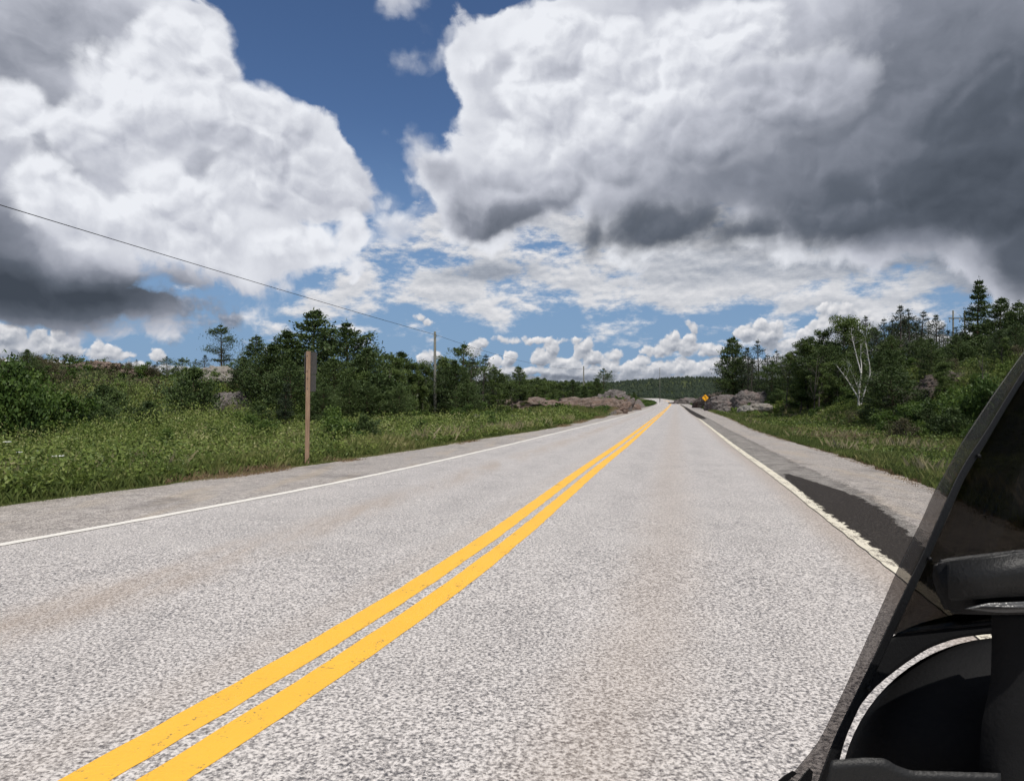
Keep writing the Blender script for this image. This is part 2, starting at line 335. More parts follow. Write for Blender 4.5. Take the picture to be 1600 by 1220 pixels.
gright = edge_curve([(1600, 830), (1490, 786), (1450, 762), (1400, 742), (1325, 717.5), (1250, 695), (1180, 674), (1150, 657.5), (1120, 647), (1100, 640), (1085, 634.5), (1068, 629), (1050, 625), (1010, 621.6)])
def Hl(dl, X, Y):
    z = -0.62 * sstep(dl, 0.0, 3.2) + 0.10 * fbm(X * 0.35, Y * 0.35, 3) * sstep(dl, 0.3, 3)
    z = z + 2.2 * sstep(dl, 24, 75) * sstep(Y, -80, 40) * (1 - 0.55 * sstep(Y, 120, 260))
    def g(cx, cy, sx, sy, a): return a * np.exp(-((X - cx) / sx) ** 2 - ((Y - cy) / sy) ** 2)
    z = z + g(-46, 72, 20, 13, 3.4) + g(-26, 64, 6.5, 7, 3.3) + g(-38, 66, 7, 8, 0.8) + g(-66, 74, 22, 22, 2.0)
    z = z + g(4, 78, 8, 9, 1.5) + g(14, 92, 6, 9, 1.7) + g(-3, 52, 4.5, 3, 0.45) + g(24, 128, 7, 20, 1.8)
    z = z + 0.5 * fbm(X * 0.09, Y * 0.09, 4) * sstep(dl, 12, 40)
    return z
def Hr(dr, X, Y):
    z = -0.85 * sstep(dr, 0.0, 2.6) + 0.10 * fbm(X * 0.4 + 50, Y * 0.4, 3) * sstep(dr, 0.3, 3)
    along = sstep(Y, 8, 30) * (1 - sstep(Y, 118, 175))
    w = 6.2 + 0.13 * np.clip(60 - Y, 0, 60)
    z = z + along * (0.66 + 0.34 * sstep(Y, 32, 66)) * (5.6 * sstep(dr, w, w + 12.8) + 1.0 * sstep(dr, 18, 50)) * (1 + 0.20 * fbm(X * 0.11, Y * 0.11 + 9, 4))
    z = z + along * 0.8 * fbm(X * 0.22, Y * 0.22, 4) * sstep(dr, 8, 14)
    z = z + (1 - along) * 2.0 * sstep(dr, 14, 60)
    z = z + 1.4 * sstep(Y, 75, 100) * (1 - sstep(Y, 128, 165)) * sstep(dr, 1.5, 6) * (1 - sstep(dr, 7, 16))
    return z
def Hbase(X, Y):
    z = zroad(Y)
    far = 21 * sstep(Y, 620, 1150) * (1 + 0.16 * fbm(X / 260, Y / 900, 3)) + 2.5 * sstep(Y, 330, 520) * sstep(np.abs(X - yellow(Y)), 30, 120)
    far = far + 5.0 * np.exp(-((X - 290) / 60) ** 2) * sstep(Y, 800, 1150) + 3.0 * np.exp(-((X - 70) / 90) ** 2) * sstep(Y, 800, 1150)
    return z + far
def H(X, Y):
    X = np.asarray(X, float); Y = np.asarray(Y, float)
    dl = gleft(Y) - X; dr = X - gright(Y)
    return Hbase(X, Y) + np.where(dl > 0, Hl(np.maximum(dl, 0), X, Y), 0) + np.where(dr > 0, Hr(np.maximum(dr, 0), X, Y), 0)

# ---------------------------------------------------------------- stations along the road
Ys = np.unique(np.concatenate([np.arange(-40, 0, 2.0), np.arange(0, 14, 0.25), 14 * (640 / 14) ** np.linspace(0, 1, 150)]))
def strip(name, cols, Y, dz, mats, kind='structure', jit=None, bot=None, uvc=None):
    """a sheet between sideways curves; cols is a list of arrays X(Y)"""
    n, k = len(Y), len(cols); V = np.zeros((n, k, 3))
    for j, c in enumerate(cols): V[:, j, 0] = c; V[:, j, 1] = Y; V[:, j, 2] = zroad(Y) + dz
    i = np.arange(n - 1)[:, None] * k + np.arange(k - 1)[None, :]
    Fq = np.stack([i, i + 1, i + 1 + k, i + k], -1).reshape(-1, 4)
    U = V[..., 0] - yellow(V[..., 1])
    me = mesh_np(name, V.reshape(-1, 3), Fq, mats, True, U.ravel())
    o = link(name, me); o['kind'] = kind; return o

# road surface material: chip seal, pale and dark stones, worn wheel paths, brown staining
def chipseal(name, gravel=False):
    m = Mat(name); co = m.coord(); u = m.attr('tint')
    sx = m.sepx(co)
    c1 = m.sepx(m.vor(co, 95.0))[0]; c2 = m.noise(co, 54.0, 2.5, 0.65); c3 = m.noise(co, 1.3, 4, 0.6); c4 = m.noise(m.scale(co, (1, 0.16, 1)), 2.2, 4, 0.55)
    v = m.math('MULTIPLY_ADD', c1, 0.42, m.math('MULTIPLY_ADD', c2, 1.9, -0.64))
    v = m.math('MULTIPLY_ADD', m.math('SUBTRACT', c3, 0.5), 0.20, v)
    if gravel:
        v = m.math('ADD', v, m.math('MULTIPLY', m.math('SUBTRACT', m.noise(co, 8, 4, 0.6), 0.5), 0.6))
        col = m.ramp(v, [(0.08, (0.06, 0.05, 0.042)), (0.34, (0.20, 0.17, 0.145)), (0.58, (0.38, 0.335, 0.29)), (0.88, (0.64, 0.58, 0.51))])
        col = m.mix(m.ss(c4, 0.5, 0.68, 0, 0.4), col, (0.42, 0.33, 0.22)); col = m.mix(m.ss(m.noise(co, 0.9, 5, 0.65), 0.52, 0.68, 0, 0.5), col, (0.12, 0.105, 0.09))
    else:
        # wheel paths are more polished; between them the stone is paler
        wp = None
        for cx in (-3.05, -1.25, 0.95, 2.35):
            g = m.ss(m.math('ABSOLUTE', m.math('SUBTRACT', u, cx)), 0.0, 0.55, 1.0, 0.0)
            wp = g if wp is None else m.math('MAXIMUM', wp, g)
        v = m.math('MULTIPLY_ADD', m.math('MULTIPLY', wp, m.ss(c4, 0.3, 0.7)), -0.07, m.math('ADD', v, 0.03))
        col = m.ramp(v, [(0.03, (0.075, 0.070, 0.072)), (0.24, (0.165, 0.150, 0.140)), (0.50, (0.40, 0.366, 0.335)), (0.80, (0.72, 0.665, 0.61))])
        br = m.ss(m.math('ABSOLUTE', m.math('ADD', u, m.math('MULTIPLY_ADD', c3, 0.5, 1.95))), 0.0, 0.6, 1.0, 0.0)
        e2 = m.ss(m.math('SUBTRACT', m.attr('edge'), m.math('MULTIPLY', c3, 0.2)), 0.0, 0.45, 0.85, 0.0)
        ys = m.ss(m.math('ABSOLUTE', m.math('ADD', u, 0.45)), 0.0, 0.28, 0.25, 0.0)
        tb_ = m.ss(m.math('ABSOLUTE', m.math('SUBTRACT', u, m.math('MULTIPLY_ADD', c3, 0.4, 1.45))), 0.0, 0.55, 0.5, 0.0); ys = m.math('MAXIMUM', ys, tb_)
        st = m.math('MAXIMUM', m.math('MULTIPLY', br, m.ss(c4, 0.3, 0.65)), m.math('MAXIMUM', e2, ys))
        col = m.mix(m.math('MULTIPLY', st, 0.55), col, (0.36, 0.27, 0.19))
    h = m.math('ADD', m.math('MULTIPLY', c2, 0.8), m.math('MULTIPLY', m.vor(co, 95.0, 'Distance'), -0.6))
    m.pbr(col, 0.50, m.bump(h, 0.006, 0.5), 0.6)
    return m.m
M_road = chipseal('chip_seal'); M_grav = chipseal('pale_gravel', True)

gl, gr, wl, wr, yc = gleft(Ys), gright(Ys), wleft(Ys), wright(Ys), yellow(Ys)
fr = lambda a, b, t: a + (b - a) * t
cols = [fr(wl, yc, t) for t in np.linspace(-0.03, 1, 10)] + [fr(yc, wr, t) for t in np.linspace(0.12, 1.05, 9)]
road = strip('road', cols, Ys, 0.0, [M_road])
a = road.data.attributes.new('edge', 'FLOAT', 'POINT')
V = np.zeros(len(road.data.vertices) * 3, dtype=np.float32); road.data.vertices.foreach_get('co', V); V = V.reshape(-1, 3)
a.data.foreach_set('value', (wright(V[:, 1]) - V[:, 0]).astype(np.float32))
wob = lambda Y, s, k: k * (fbm(Y * 1.7 + s, Y * 0 + s, 4)) * np.clip(0.2 + Y / 20, 0.3, 1)
strip('gravel_shoulder', [gl + wob(Ys, 3, 0.22) - 0.05, fr(gl, wl, 0.4), fr(gl, wl, 0.8), wl - 0.02], Ys, 0.003, [M_grav])
strip('gravel_shoulder', [wr + 0.02, fr(wr, gr, 0.25), fr(wr, gr, 0.6), gr + wob(Ys, 31, 0.22) + 0.05], Ys, 0.003, [M_grav])

# painted lines
def paint(name, col, wear, dark_):
    m = Mat(name); co = m.coord()
    n1 = m.noise(co, 55, 3, 0.7); n2 = m.noise(m.scale(co, (1, 0.5, 1)), 7, 5, 0.65)
    w = m.ss(m.math('ADD', m.math('MULTIPLY', n1, 0.5), m.math('MULTIPLY', n2, 0.5)), wear - 0.04, wear + 0.02)
    c = m.mix(m.ss(m.noise(co, 2.0, 4), 0.35, 0.75, 0, 0.35), col, tuple(x * 0.86 for x in col))
    c = m.mix(w, c, dark_)
    m.pbr(c, 0.6, m.bump(n1, 0.006, 0.7), 0.35); return m.m
M_yel = paint('yellow_road_paint', (0.88, 0.475, 0.05), 0.615, (0.30, 0.19, 0.07))
M_whl = paint('white_road_paint', (0.78, 0.74, 0.66), 0.64, (0.40, 0.36, 0.32))
M_whr = paint('cream_road_paint', (0.72, 0.66, 0.52), 0.565, (0.16, 0.13, 0.10))
Yf = np.unique(np.concatenate([np.arange(-12, 1, 1.0), np.arange(1, 16, 0.06), 16 * (430 / 16) ** np.linspace(0, 1, 240)]))
def jit(Y, s, k): return k * fbm(Y * 6.0 + s, Y * 0 + s, 3)
yc = yellow(Yf)
for s, a0, a1 in ((1, -0.235, -0.055), (7, 0.05, 0.225)):
    strip('centre_line', [yc + a0 - .006 + jit(Yf, s, 0.008), yc + (a0 + a1) / 2, yc + a1 + .006 + jit(Yf, s + 3, 0.010)], Yf, 0.003, [M_yel])
wl = wleft(Yf); wr = wright(Yf)
strip('edge_line', [wl - 0.075 + jit(Yf, 20, 0.02), wl, wl + 0.075 + jit(Yf, 24, 0.02)], Yf, 0.006, [M_whl])
strip('edge_line', [wr - 0.085 + jit(Yf, 40, 0.014), wr, wr + 0.075 + jit(Yf, 44, 0.016)], Yf, 0.009, [M_whr])

# dark tar patches on the right-hand shoulder
def ragged(m, soft, sc_=14.0):                    # the patch thins out to bare gravel at its rim
    co = m.coord(); n = m.math('MULTIPLY_ADD', m.noise(co, sc_, 5, 0.7), 1.0, m.math('MULTIPLY', m.noise(co, 70, 2, 0.6), 0.5))
    a = m.ss(m.math('ADD', m.attr('fade'), m.math('MULTIPLY', m.math('SUBTRACT', n, 0.75), soft[1])), soft[0], soft[0] + soft[2])
    tr = m.n('ShaderNodeBsdfTransparent'); mx = m.n('ShaderNodeMixShader'); sh = m.out.inputs[0].links[0].from_socket
    m.put(mx.inputs[0], a); m.t.links.new(tr.outputs[0], mx.inputs[1]); m.t.links.new(sh, mx.inputs[2]); m.t.links.new(mx.outputs[0], m.out.inputs[0])
m = Mat('tar'); co = m.coord(); n1 = m.noise(co, 45, 4, 0.65)
m.pbr(m.ramp(n1, [(0.3, (0.016, 0.013, 0.011)), (0.55, (0.036, 0.030, 0.025)), (0.66, (0.07, 0.06, 0.05)), (0.74, (0.22, 0.19, 0.16))]), 0.85, m.bump(n1, 0.008), 0.15); ragged(m, (0.16, 1.9, 0.05), 6.0); M_tar = m.m
m = Mat('worn_shoulder'); co = m.coord(); n1 = m.noise(co, 60, 3, 0.7); n2 = m.noise(co, 3, 4, 0.6)
m.pbr(m.ramp(m.math('MULTIPLY_ADD', n2, 0.35, m.math('MULTIPLY', n1, 0.75)), [(0.34, (0.045, 0.040, 0.035)), (0.52, (0.165, 0.150, 0.134)), (0.68, (0.40, 0.37, 0.33))]), 0.85, m.bump(n1, 0.008), 0.2); ragged(m, (0.22, 2.6, 0.25), 7.0); M_worn = m.m
def patch(rows, dz, mat, name, n=60, grow=0.08):
    """rows: (row, column of left edge, column of right edge)"""
    D = np.array(sorted([(depth_of(r), (a_ - PX0) / F * depth_of(r), (b_ - PX0) / F * depth_of(r)) for r, a_, b_ in rows]))
    Y = D[0, 0] * (D[-1, 0] / D[0, 0]) ** np.linspace(0, 1, n)
    A, B = np.interp(Y, D[:, 0], D[:, 1]), np.interp(Y, D[:, 0], D[:, 2]); w = B - A
    A = A - grow * w; B = B + grow * w
    o = strip(name, [A, fr(A, B, 0.12), fr(A, B, 0.3), fr(A, B, 0.7), fr(A, B, 0.85), B], Y, dz, [mat])
    e = np.minimum(1, np.minimum(np.arange(n), np.arange(n)[::-1]) / (0.05 * n))
    fd = np.array([0, .45, 1, 1, .5, 0])[None, :] * e[:, None]
    o.data.attributes.new('fade', 'FLOAT', 'POINT').data.foreach_set('value', fd.ravel().astype(np.float32)); return o
patch([(740, 1222, 1230), (749, 1230, 1258), (760, 1242, 1292), (775, 1260, 1335), (790, 1280, 1365), (810, 1306, 1392), (830, 1335, 1412), (860, 1372, 1445), (890, 1412, 1458), (960, 1505, 1570), (1020, 1585, 1620)], 0.010, M_tar, 'tar_patch')
patch([(632, 1062, 1063.5), (637, 1069, 1074), (645, 1078, 1088), (652, 1089, 1101), (655, 1095, 1104)], 0.010, M_tar, 'tar_patch')
patch([(640, 1075, 1077), (655, 1094, 1110), (670, 1114, 1136), (690, 1140, 1176), (710, 1167, 1216), (730, 1193, 1255), (748, 1218, 1300), (765, 1240, 1338), (800, 1290, 1396), (860, 1365, 1470), (960, 1500, 1630)], 0.006, M_worn, 'worn_shoulder', 80, 0.1)
0 and patch([(733, 1330, 1345), (740, 1300, 1385), (744, 1305, 1405), (750, 1330, 1425), (758, 1390, 1430)], 0.012, M_worn, 'worn_shoulder', 40, 0.25)

# ---------------------------------------------------------------- terrain sheet
def soil():
    m = Mat('soil_and_moss'); co = m.coord(); sx = m.sepx(co)
    a = m.noise(co, 0.25, 6, 0.6); b = m.noise(co, 2.5, 5, 0.65); c = m.noise(co, 16, 4, 0.7)
    g = m.ramp(b, [(0.3, (0.030, 0.042, 0.014)), (0.5, (0.055, 0.075, 0.024)), (0.7, (0.095, 0.11, 0.04))])
    d = m.ramp(c, [(0.3, (0.065, 0.05, 0.035)), (0.7, (0.17, 0.135, 0.10))])
    col = m.mix(m.ss(a, 0.50, 0.64, 0, 0.6), g, d)
    geo = m.n('ShaderNodeNewGeometry'); nz = m.sepx(geo.outputs['Normal'])[2]
    rock = m.ramp(m.noise(m.scale(co, (1, 1, 3.0)), 1.6, 7, 0.7), [(0.3, (0.06, 0.05, 0.046)), (0.5, (0.17, 0.145, 0.13)), (0.7, (0.30, 0.27, 0.25))])
    col = m.mix(m.ss(m.math('ADD', nz, m.math('MULTIPLY', b, 0.18)), 0.90, 0.99, 1.0, 0.0), col, rock)
    m.pbr(col, 0.95, m.bump(m.math('ADD', c, m.math('MULTIPLY', b, 3)), 0.10), 0.1); return m.m
M_soil = soil()
offs = np.array([0.0, .25, .5, .8, 1.2, 1.7, 2.3, 3, 3.8, 4.8, 5.8, 6.8, 7.8, 8.8, 9.8, 10.8, 11.8, 12.8, 13.8, 14.8, 15.8, 17, 18.2, 19.5, 21, 23, 25, 27, 29, 31, 33, 35, 37.5, 40, 43, 46, 50, 54, 58, 63, 70, 80, 95, 115, 145, 190, 250, 330, 450, 650, 1000, 1700])
YT = np.concatenate([[-400, -150, -80], np.arange(-50, 0, 2.5), np.arange(0, 100, 1.0), 100 * (2600 / 100) ** np.linspace(0, 1, 110)])
Lc, Rc = gleft(YT), gright(YT)
X = np.concatenate([Lc[:, None] - offs[::-1][None, :], Lc[:, None] + (Rc - Lc)[:, None] * np.linspace(0, 1, 8)[None, 1:-1], Rc[:, None] + offs[None, :]], 1)
Y2 = np.repeat(YT[:, None], X.shape[1], 1)
Z = H(X, Y2) - 0.035 * ((X > (Lc - 0.01)[:, None]) & (X < (Rc + 0.01)[:, None]))
n, k = X.shape; i = np.arange(n - 1)[:, None] * k + np.arange(k - 1)[None, :]
ground = link('ground', mesh_np('ground', np.stack([X, Y2, Z], -1).reshape(-1, 3), np.stack([i, i + 1, i + 1 + k, i + k], -1).reshape(-1, 4), [M_soil], True)); ground['kind'] = 'structure'

# ================================================================ vegetation
def leaf_mat(name, stops, rough=0.6, trans=0.3, sc_=0.35, var=0.5):
    """stops over 0..1: shade of the plant; a per-plant value and a slow noise choose along it"""
    m = Mat(name); oi = m.n('ShaderNodeObjectInfo'); geo = m.n('ShaderNodeNewGeometry')
    co = m.coord(); t = m.attr('tint')
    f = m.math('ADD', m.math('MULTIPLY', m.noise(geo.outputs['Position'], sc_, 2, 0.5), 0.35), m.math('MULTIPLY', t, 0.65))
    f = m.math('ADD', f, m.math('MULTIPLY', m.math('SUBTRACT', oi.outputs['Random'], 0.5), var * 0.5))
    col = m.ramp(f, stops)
    d = m.n('ShaderNodeBsdfPrincipled'); m.put(d.inputs['Base Color'], col); d.inputs['Roughness'].default_value = rough; d.inputs['Specular IOR Level'].default_value = 0.25
    tr = m.n('ShaderNodeBsdfTranslucent'); m.put(tr.inputs[0], col)
    mx = m.n('ShaderNodeMixShader'); mx.inputs[0].default_value = trans
    m.t.links.new(d.outputs[0], mx.inputs[1]); m.t.links.new(tr.outputs[0], mx.inputs[2]); m.t.links.new(mx.outputs[0], m.out.inputs[0]); return m.m
def bark_mat(name, a, b, sc_=6.0, z=0.25, band=None):
    m = Mat(name); co = m.coord(); n = m.noise(m.scale(co, (1, 1, z)), sc_, 5, 0.7)
    col = m.ramp(n, [(0.3, a), (0.7, b)])
    if band:
        k = m.noise(m.scale(co, (0.5, 0.5, 3.0)), 4.0, 4, 0.7); col = m.mix(m.ss(k, 0.58, 0.66), col, band)
    m.pbr(col, 0.9, m.bump(n, 0.03), 0.15); return m.m
L_pine = leaf_mat('pine_needles', [(0.15, (0.028, 0.044, 0.015)), (0.45, (0.062, 0.094, 0.029)), (0.75, (0.100, 0.140, 0.042)), (1.0, (0.14, 0.18, 0.06))], 0.55, 0.2)
L_jack = leaf_mat('dull_needles', [(0.15, (0.018, 0.026, 0.014)), (0.5, (0.036, 0.052, 0.025)), (0.8, (0.062, 0.080, 0.038)), (1.0, (0.10, 0.11, 0.06))], 0.6, 0.10)
L_leaf = leaf_mat('broad_leaves', [(0.15, (0.034, 0.054, 0.015)), (0.45, (0.078, 0.114, 0.028)), (0.75, (0.125, 0.168, 0.044)), (1.0, (0.16, 0.20, 0.06))], 0.5, 0.30)
L_bush = leaf_mat('bush_leaves', [(0.15, (0.028, 0.050, 0.012)), (0.45, (0.060, 0.105, 0.022)), (0.75, (0.11, 0.165, 0.032)), (1.0, (0.19, 0.23, 0.055))], 0.5, 0.32)
L_dry = leaf_mat('dry_twigs', [(0.1, (0.06, 0.045, 0.035)), (0.5, (0.13, 0.10, 0.075)), (1.0, (0.22, 0.18, 0.13))], 0.9, 0.1)
B_grey = bark_mat('grey_bark', (0.045, 0.038, 0.032), (0.13, 0.115, 0.10))
B_brown = bark_mat('brown_bark', (0.040, 0.028, 0.020), (0.12, 0.085, 0.06))
B_birch = bark_mat('birch_bark', (0.46, 0.44, 0.41), (0.72, 0.70, 0.66), 3.0, 0.4, (0.10, 0.085, 0.075))

def unit(v): return v / np.maximum(np.linalg.norm(v, axis=-1, keepdims=True), 1e-9)
class Geo:
    """collects rhombic leaves and tapered limbs"""
    def __init__(s, seed): s.r = np.random.default_rng(seed); s.V = []; s.Q = []; s.T = []; s.n = 0
    def add(s, V, Q, tint):
        s.V.append(V); s.Q.append(Q + s.n); s.T.append(tint); s.n += len(V)
    def leaves(s, Cn, L, W, dirs=None, spread=1.0, tint=None, up=0.0):
        N = len(Cn); r = s.r
        a = r.normal(size=(N, 3)) * spread
        if dirs is not None: a = a + dirs
        a[:, 2] += up; a = unit(a); b = unit(np.cross(a, r.normal(size=(N, 3))))
        L = np.broadcast_to(L, (N,))[:, None] * r.uniform(.7, 1.25, (N, 1)) / 2; W = np.broadcast_to(W, (N,))[:, None] * r.uniform(.7, 1.2, (N, 1)) / 2
        V = np.stack([Cn - a * L, Cn + b * W, Cn + a * L, Cn - b * W], 1).reshape(-1, 3)
        t = (r.uniform(0.15, 0.85, N) if tint is None else np.clip(tint + r.uniform(-.16, .16, N), 0, 1))
        s.add(V, np.arange(4 * N).reshape(N, 4), np.repeat(t, 4))
    def limb(s, pts, rad, k=5):
        pts = np.asarray(pts, float); n = len(pts); rad = np.broadcast_to(rad, (n,))
        d = unit(np.gradient(pts, axis=0)); ref = np.array([0.31, 0.95, 0.05]); a = unit(np.cross(d, ref)); b = np.cross(d, a)
        th = np.arange(k) * 2 * math.pi / k
        V = pts[:, None] + rad[:, None, None] * (np.cos(th)[None, :, None] * a[:, None] + np.sin(th)[None, :, None] * b[:, None])
        i = np.arange(n - 1)[:, None] * k; j = np.arange(k)[None, :]; j2 = (j + 1) % k
        Q = np.stack([i + j, i + j2, i + k + j2, i + k + j], -1).reshape(-1, 4)
        s.add(V.reshape(-1, 3), Q, np.full(n * k, 0.5))
    def mesh(s, name, mat, smooth=False):
        return mesh_np(name, np.concatenate(s.V), np.concatenate(s.Q), [mat], smooth, np.concatenate(s.T))
def curve(p0, d, L, n, bend, r, up=0.0):
    p = [np.array(p0, float)]; d = unit(np.array(d, float))
    for i in range(n):
        d = unit(d + r.normal(size=3) * bend + np.array([0, 0, up])); p.append(p[-1] + d * L / n)
    return np.array(p)

def pine(seed, h=8.0, w=4.0, whorls=16, low=0.12, dense=1.0, gap=0.25, shape='cone', needle=(0.26, 0.055), lean=0.0, mat=None, bark=None, n_t=34):
    """layered conifer: trunk, whorled boughs carrying flattened sprays of needles"""
    T = Geo(seed); K = Geo(seed + 1); r = T.r
    ax = np.array([[lean * (t ** 1.5) * h + 0.06 * h * 0.3 * math.sin(3 * t + seed), 0.03 * h * math.sin(2.2 * t + seed * 2) * t, t * h] for t in np.linspace(0, 1, 12)])
    K.limb(np.vstack([ax[0] - [0, 0, 0.4], ax]), np.concatenate([[0.021 * h], 0.019 * h * (1 - np.linspace(0, 1, 12)) ** 0.8 + 0.012]), 7)
    at = lambda t: np.array([np.interp(t, np.linspace(0, 1, 12), ax[:, c]) for c in range(3)])
    for wi in range(whorls):
        t = low + (0.985 - low) * (wi + r.uniform(-.25, .25)) / (whorls - 1); t = min(max(t, low * 0.8), 0.985)
        q = (t - low) / (1 - low)
        if shape == 'cone': env = (1 - q) ** 0.6 * (0.62 + 0.38 * min(1, q * 4))
        elif shape == 'round': env = math.sqrt(max(0.02, 1 - (2 * q - 0.78) ** 2 / 1.6)) * (1 - q ** 5)
        else: env = (0.35 + 0.65 * math.sin(math.pi * min(1, q * 0.85 + 0.12))) * (1 - q ** 4)
        nb = r.integers(4, 7)
        a0 = r.uniform(0, 6.28)
        for b in range(nb):
            if r.random() < gap: continue
            L = max(0.25, w / 2 * env * r.uniform(.62, 1.15)); az_ = a0 + b * 6.28 / nb + r.uniform(-.3, .3)
            d = np.array([math.cos(az_), math.sin(az_), r.uniform(-.05, .35) + 0.5 * q])
            P_ = curve(at(t), d, L, 5, 0.09, r, 0.05)
            K.limb(P_, np.linspace(0.006 * h * (1 - q * .6), 0.008, 6), 3)
            N = int(n_t * 2.4 * dense * (0.3 + L / (w / 2)))
            s_ = r.uniform(0.22, 1.0, N) ** 0.8; cidx = s_ * 5; i0 = np.minimum(cidx.astype(int), 4); f_ = (cidx - i0)[:, None]
            base = P_[i0] * (1 - f_) + P_[i0 + 1] * f_
            sp = 0.34 * L * (1.15 - 0.7 * np.abs(s_ - 0.55)) + 0.06
            side = np.array([-math.sin(az_), math.cos(az_), 0]); out = np.array([math.cos(az_), math.sin(az_), 0.1])
            o = r.normal(size=(N, 1)) * side * sp[:, None] + r.normal(size=(N, 3)) * np.array([.09, .09, .085]) * (0.6 + L * 0.3)
            Cn = base + o; Cn[:, 2] += 0.10 * sp * r.random(N)
            tb = r.uniform(.25, .6)
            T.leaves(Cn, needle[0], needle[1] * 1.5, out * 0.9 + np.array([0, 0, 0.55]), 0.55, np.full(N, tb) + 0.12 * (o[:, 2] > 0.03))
    T.leaves(at(1.0) + r.normal(size=(30, 3)) * np.array([.1, .1, .22]), needle[0], needle[1], None, .5, None, 1.2)
    return (K.mesh('trunk', bark or B_brown, True), T.mesh('crown', mat or L_pine))

def broad(seed, h=7.0, w=4.0, clear=0.25, n_cl=34, per=150, leaf=(0.16, 0.11), mat=None, bark=None, stems=1, open_=0.0, cl=0.55, sparse=1.0):
    """broadleaf tree or bush: forking stems, leaf clusters round the twig ends"""
    T = Geo(seed); K = Geo(seed + 1); r = T.r; tips = []
    for s_ in range(stems):
        a = r.uniform(0, 6.28); sp = 0.0 if stems == 1 else r.uniform(.12, .42)
        d = np.array([math.cos(a) * sp, math.sin(a) * sp, 1.0]); hh = h * (1.0 if s_ == 0 else r.uniform(.6, .97))
        A = curve([0.02 * h * math.cos(a) * (stems > 1), 0.02 * h * math.sin(a) * (stems > 1), -0.3], d, hh * 0.93, 9, 0.07, r, 0.05)
        K.limb(A, np.linspace(0.016 * h / math.sqrt(stems), 0.012, 10), 6); tips.append(A[-1])
        nb = max(3, int(n_cl / stems))
        for b in range(nb):
            t = clear + (1 - clear) * (b + r.random()) / nb; ci = t * 9; i0 = min(int(ci), 8); p = A[i0] * (1 - (ci - i0)) + A[i0 + 1] * (ci - i0)
            q = (t - clear) / (1 - clear); env = math.sqrt(max(.05, 1 - (1.7 * q - 0.75) ** 2))
            az_ = r.uniform(0, 6.28); L = w / 2 * env * r.uniform(.45, 1.0) / (1 if stems == 1 else 1.25)
            B = curve(p, [math.cos(az_), math.sin(az_), r.uniform(.1, .8)], L, 4, 0.16, r, 0.06)
            K.limb(B, np.linspace(0.006 * h, 0.007, 5), 3); tips += [B[-1], B[3] * .5 + B[2] * .5]
    tips = np.array(tips)
    for p in tips:
        if r.random() < open_: continue
        R_ = cl * r.uniform(.55, 1.25) * w / 4; N = int(per * r.uniform(.6, 1.3) * sparse)
        v = unit(r.normal(size=(N, 3))) * (r.random((N, 1)) ** 0.45) * R_ * np.array([1.15, 1.15, .75])
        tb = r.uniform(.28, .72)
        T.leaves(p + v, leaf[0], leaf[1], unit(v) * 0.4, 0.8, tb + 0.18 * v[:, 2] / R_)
    return (K.mesh('trunk', bark or B_grey, True), T.mesh('crown', mat or L_leaf))

def bare(seed, h=5.0, mat=None, forks=(0.35, 0.55), lean=0.1, n=14, leafy=0, lm=None, r0=0.016):
    """dead or thinly leaved stem with upswept limbs"""
    T = Geo(seed); K = Geo(seed + 1); r = T.r
    A = curve([0, 0, -0.3], [lean, 0, 1], h, 10, 0.05, r, 0.04); K.limb(A, np.linspace(r0 * h, 0.012, 11), 6)
    ends = []
    for b in range(n):
        t = r.uniform(*forks) if b < 3 else r.uniform(0.3, .95); i0 = int(t * 10); p = A[i0]
        a = r.uniform(0, 6.28); L = h * (0.42 if b < 3 else 0.2) * r.uniform(.6, 1.1)
        B = curve(p, [math.cos(a), math.sin(a), 1.1 if b < 3 else .6], L, 6, 0.14, r, 0.10); K.limb(B, np.linspace(r0 * h * (.5 if b < 3 else .25), 0.008, 7), 4)
        for c in range(3):
            Cc = curve(B[3 + c], unit(r.normal(size=3)) + [0, 0, .5], L * .35, 3, .2, r); K.limb(Cc, np.linspace(0.010, 0.005, 4), 3); ends += [Cc[-1], Cc[-2]]
    me = K.mesh('trunk', mat or B_grey, True)
    if leafy:
        for p in ends: T.leaves(p + r.normal(size=(leafy, 3)) * 0.22, 0.15, 0.10)
        return (me, T.mesh('crown', lm or L_leaf))
    return (me,)

PLACED = []
def plant(name, meshes, px, Y, s, label, cat, group=None, rz=None, top=None, h=None, base=None, sxy=1.0, x=None):
    """puts a plant on the ground at bearing px and distance Y; top = row of the photo its tip reaches"""
    X_ = (px - PX0) / F * Y if x is None else x
    z = float(H(X_, Y)) - 0.05 if base is None else base
    if top is not None: s = ((HY - top) / F * Y + EYE - z) / h
    o = empty(name, (X_, Y, z), random.uniform(0, 6.28) if rz is None else rz); o.scale = (s * sxy, s * sxy, s)
    names = ('trunk', 'crown') if name not in ('bush', 'shrub') else ('stem', 'foliage')
    for n_, me in zip(names, meshes): link(n_, me, o)
    PLACED.append((o, px, Y)); return tag(o, label, cat, group)
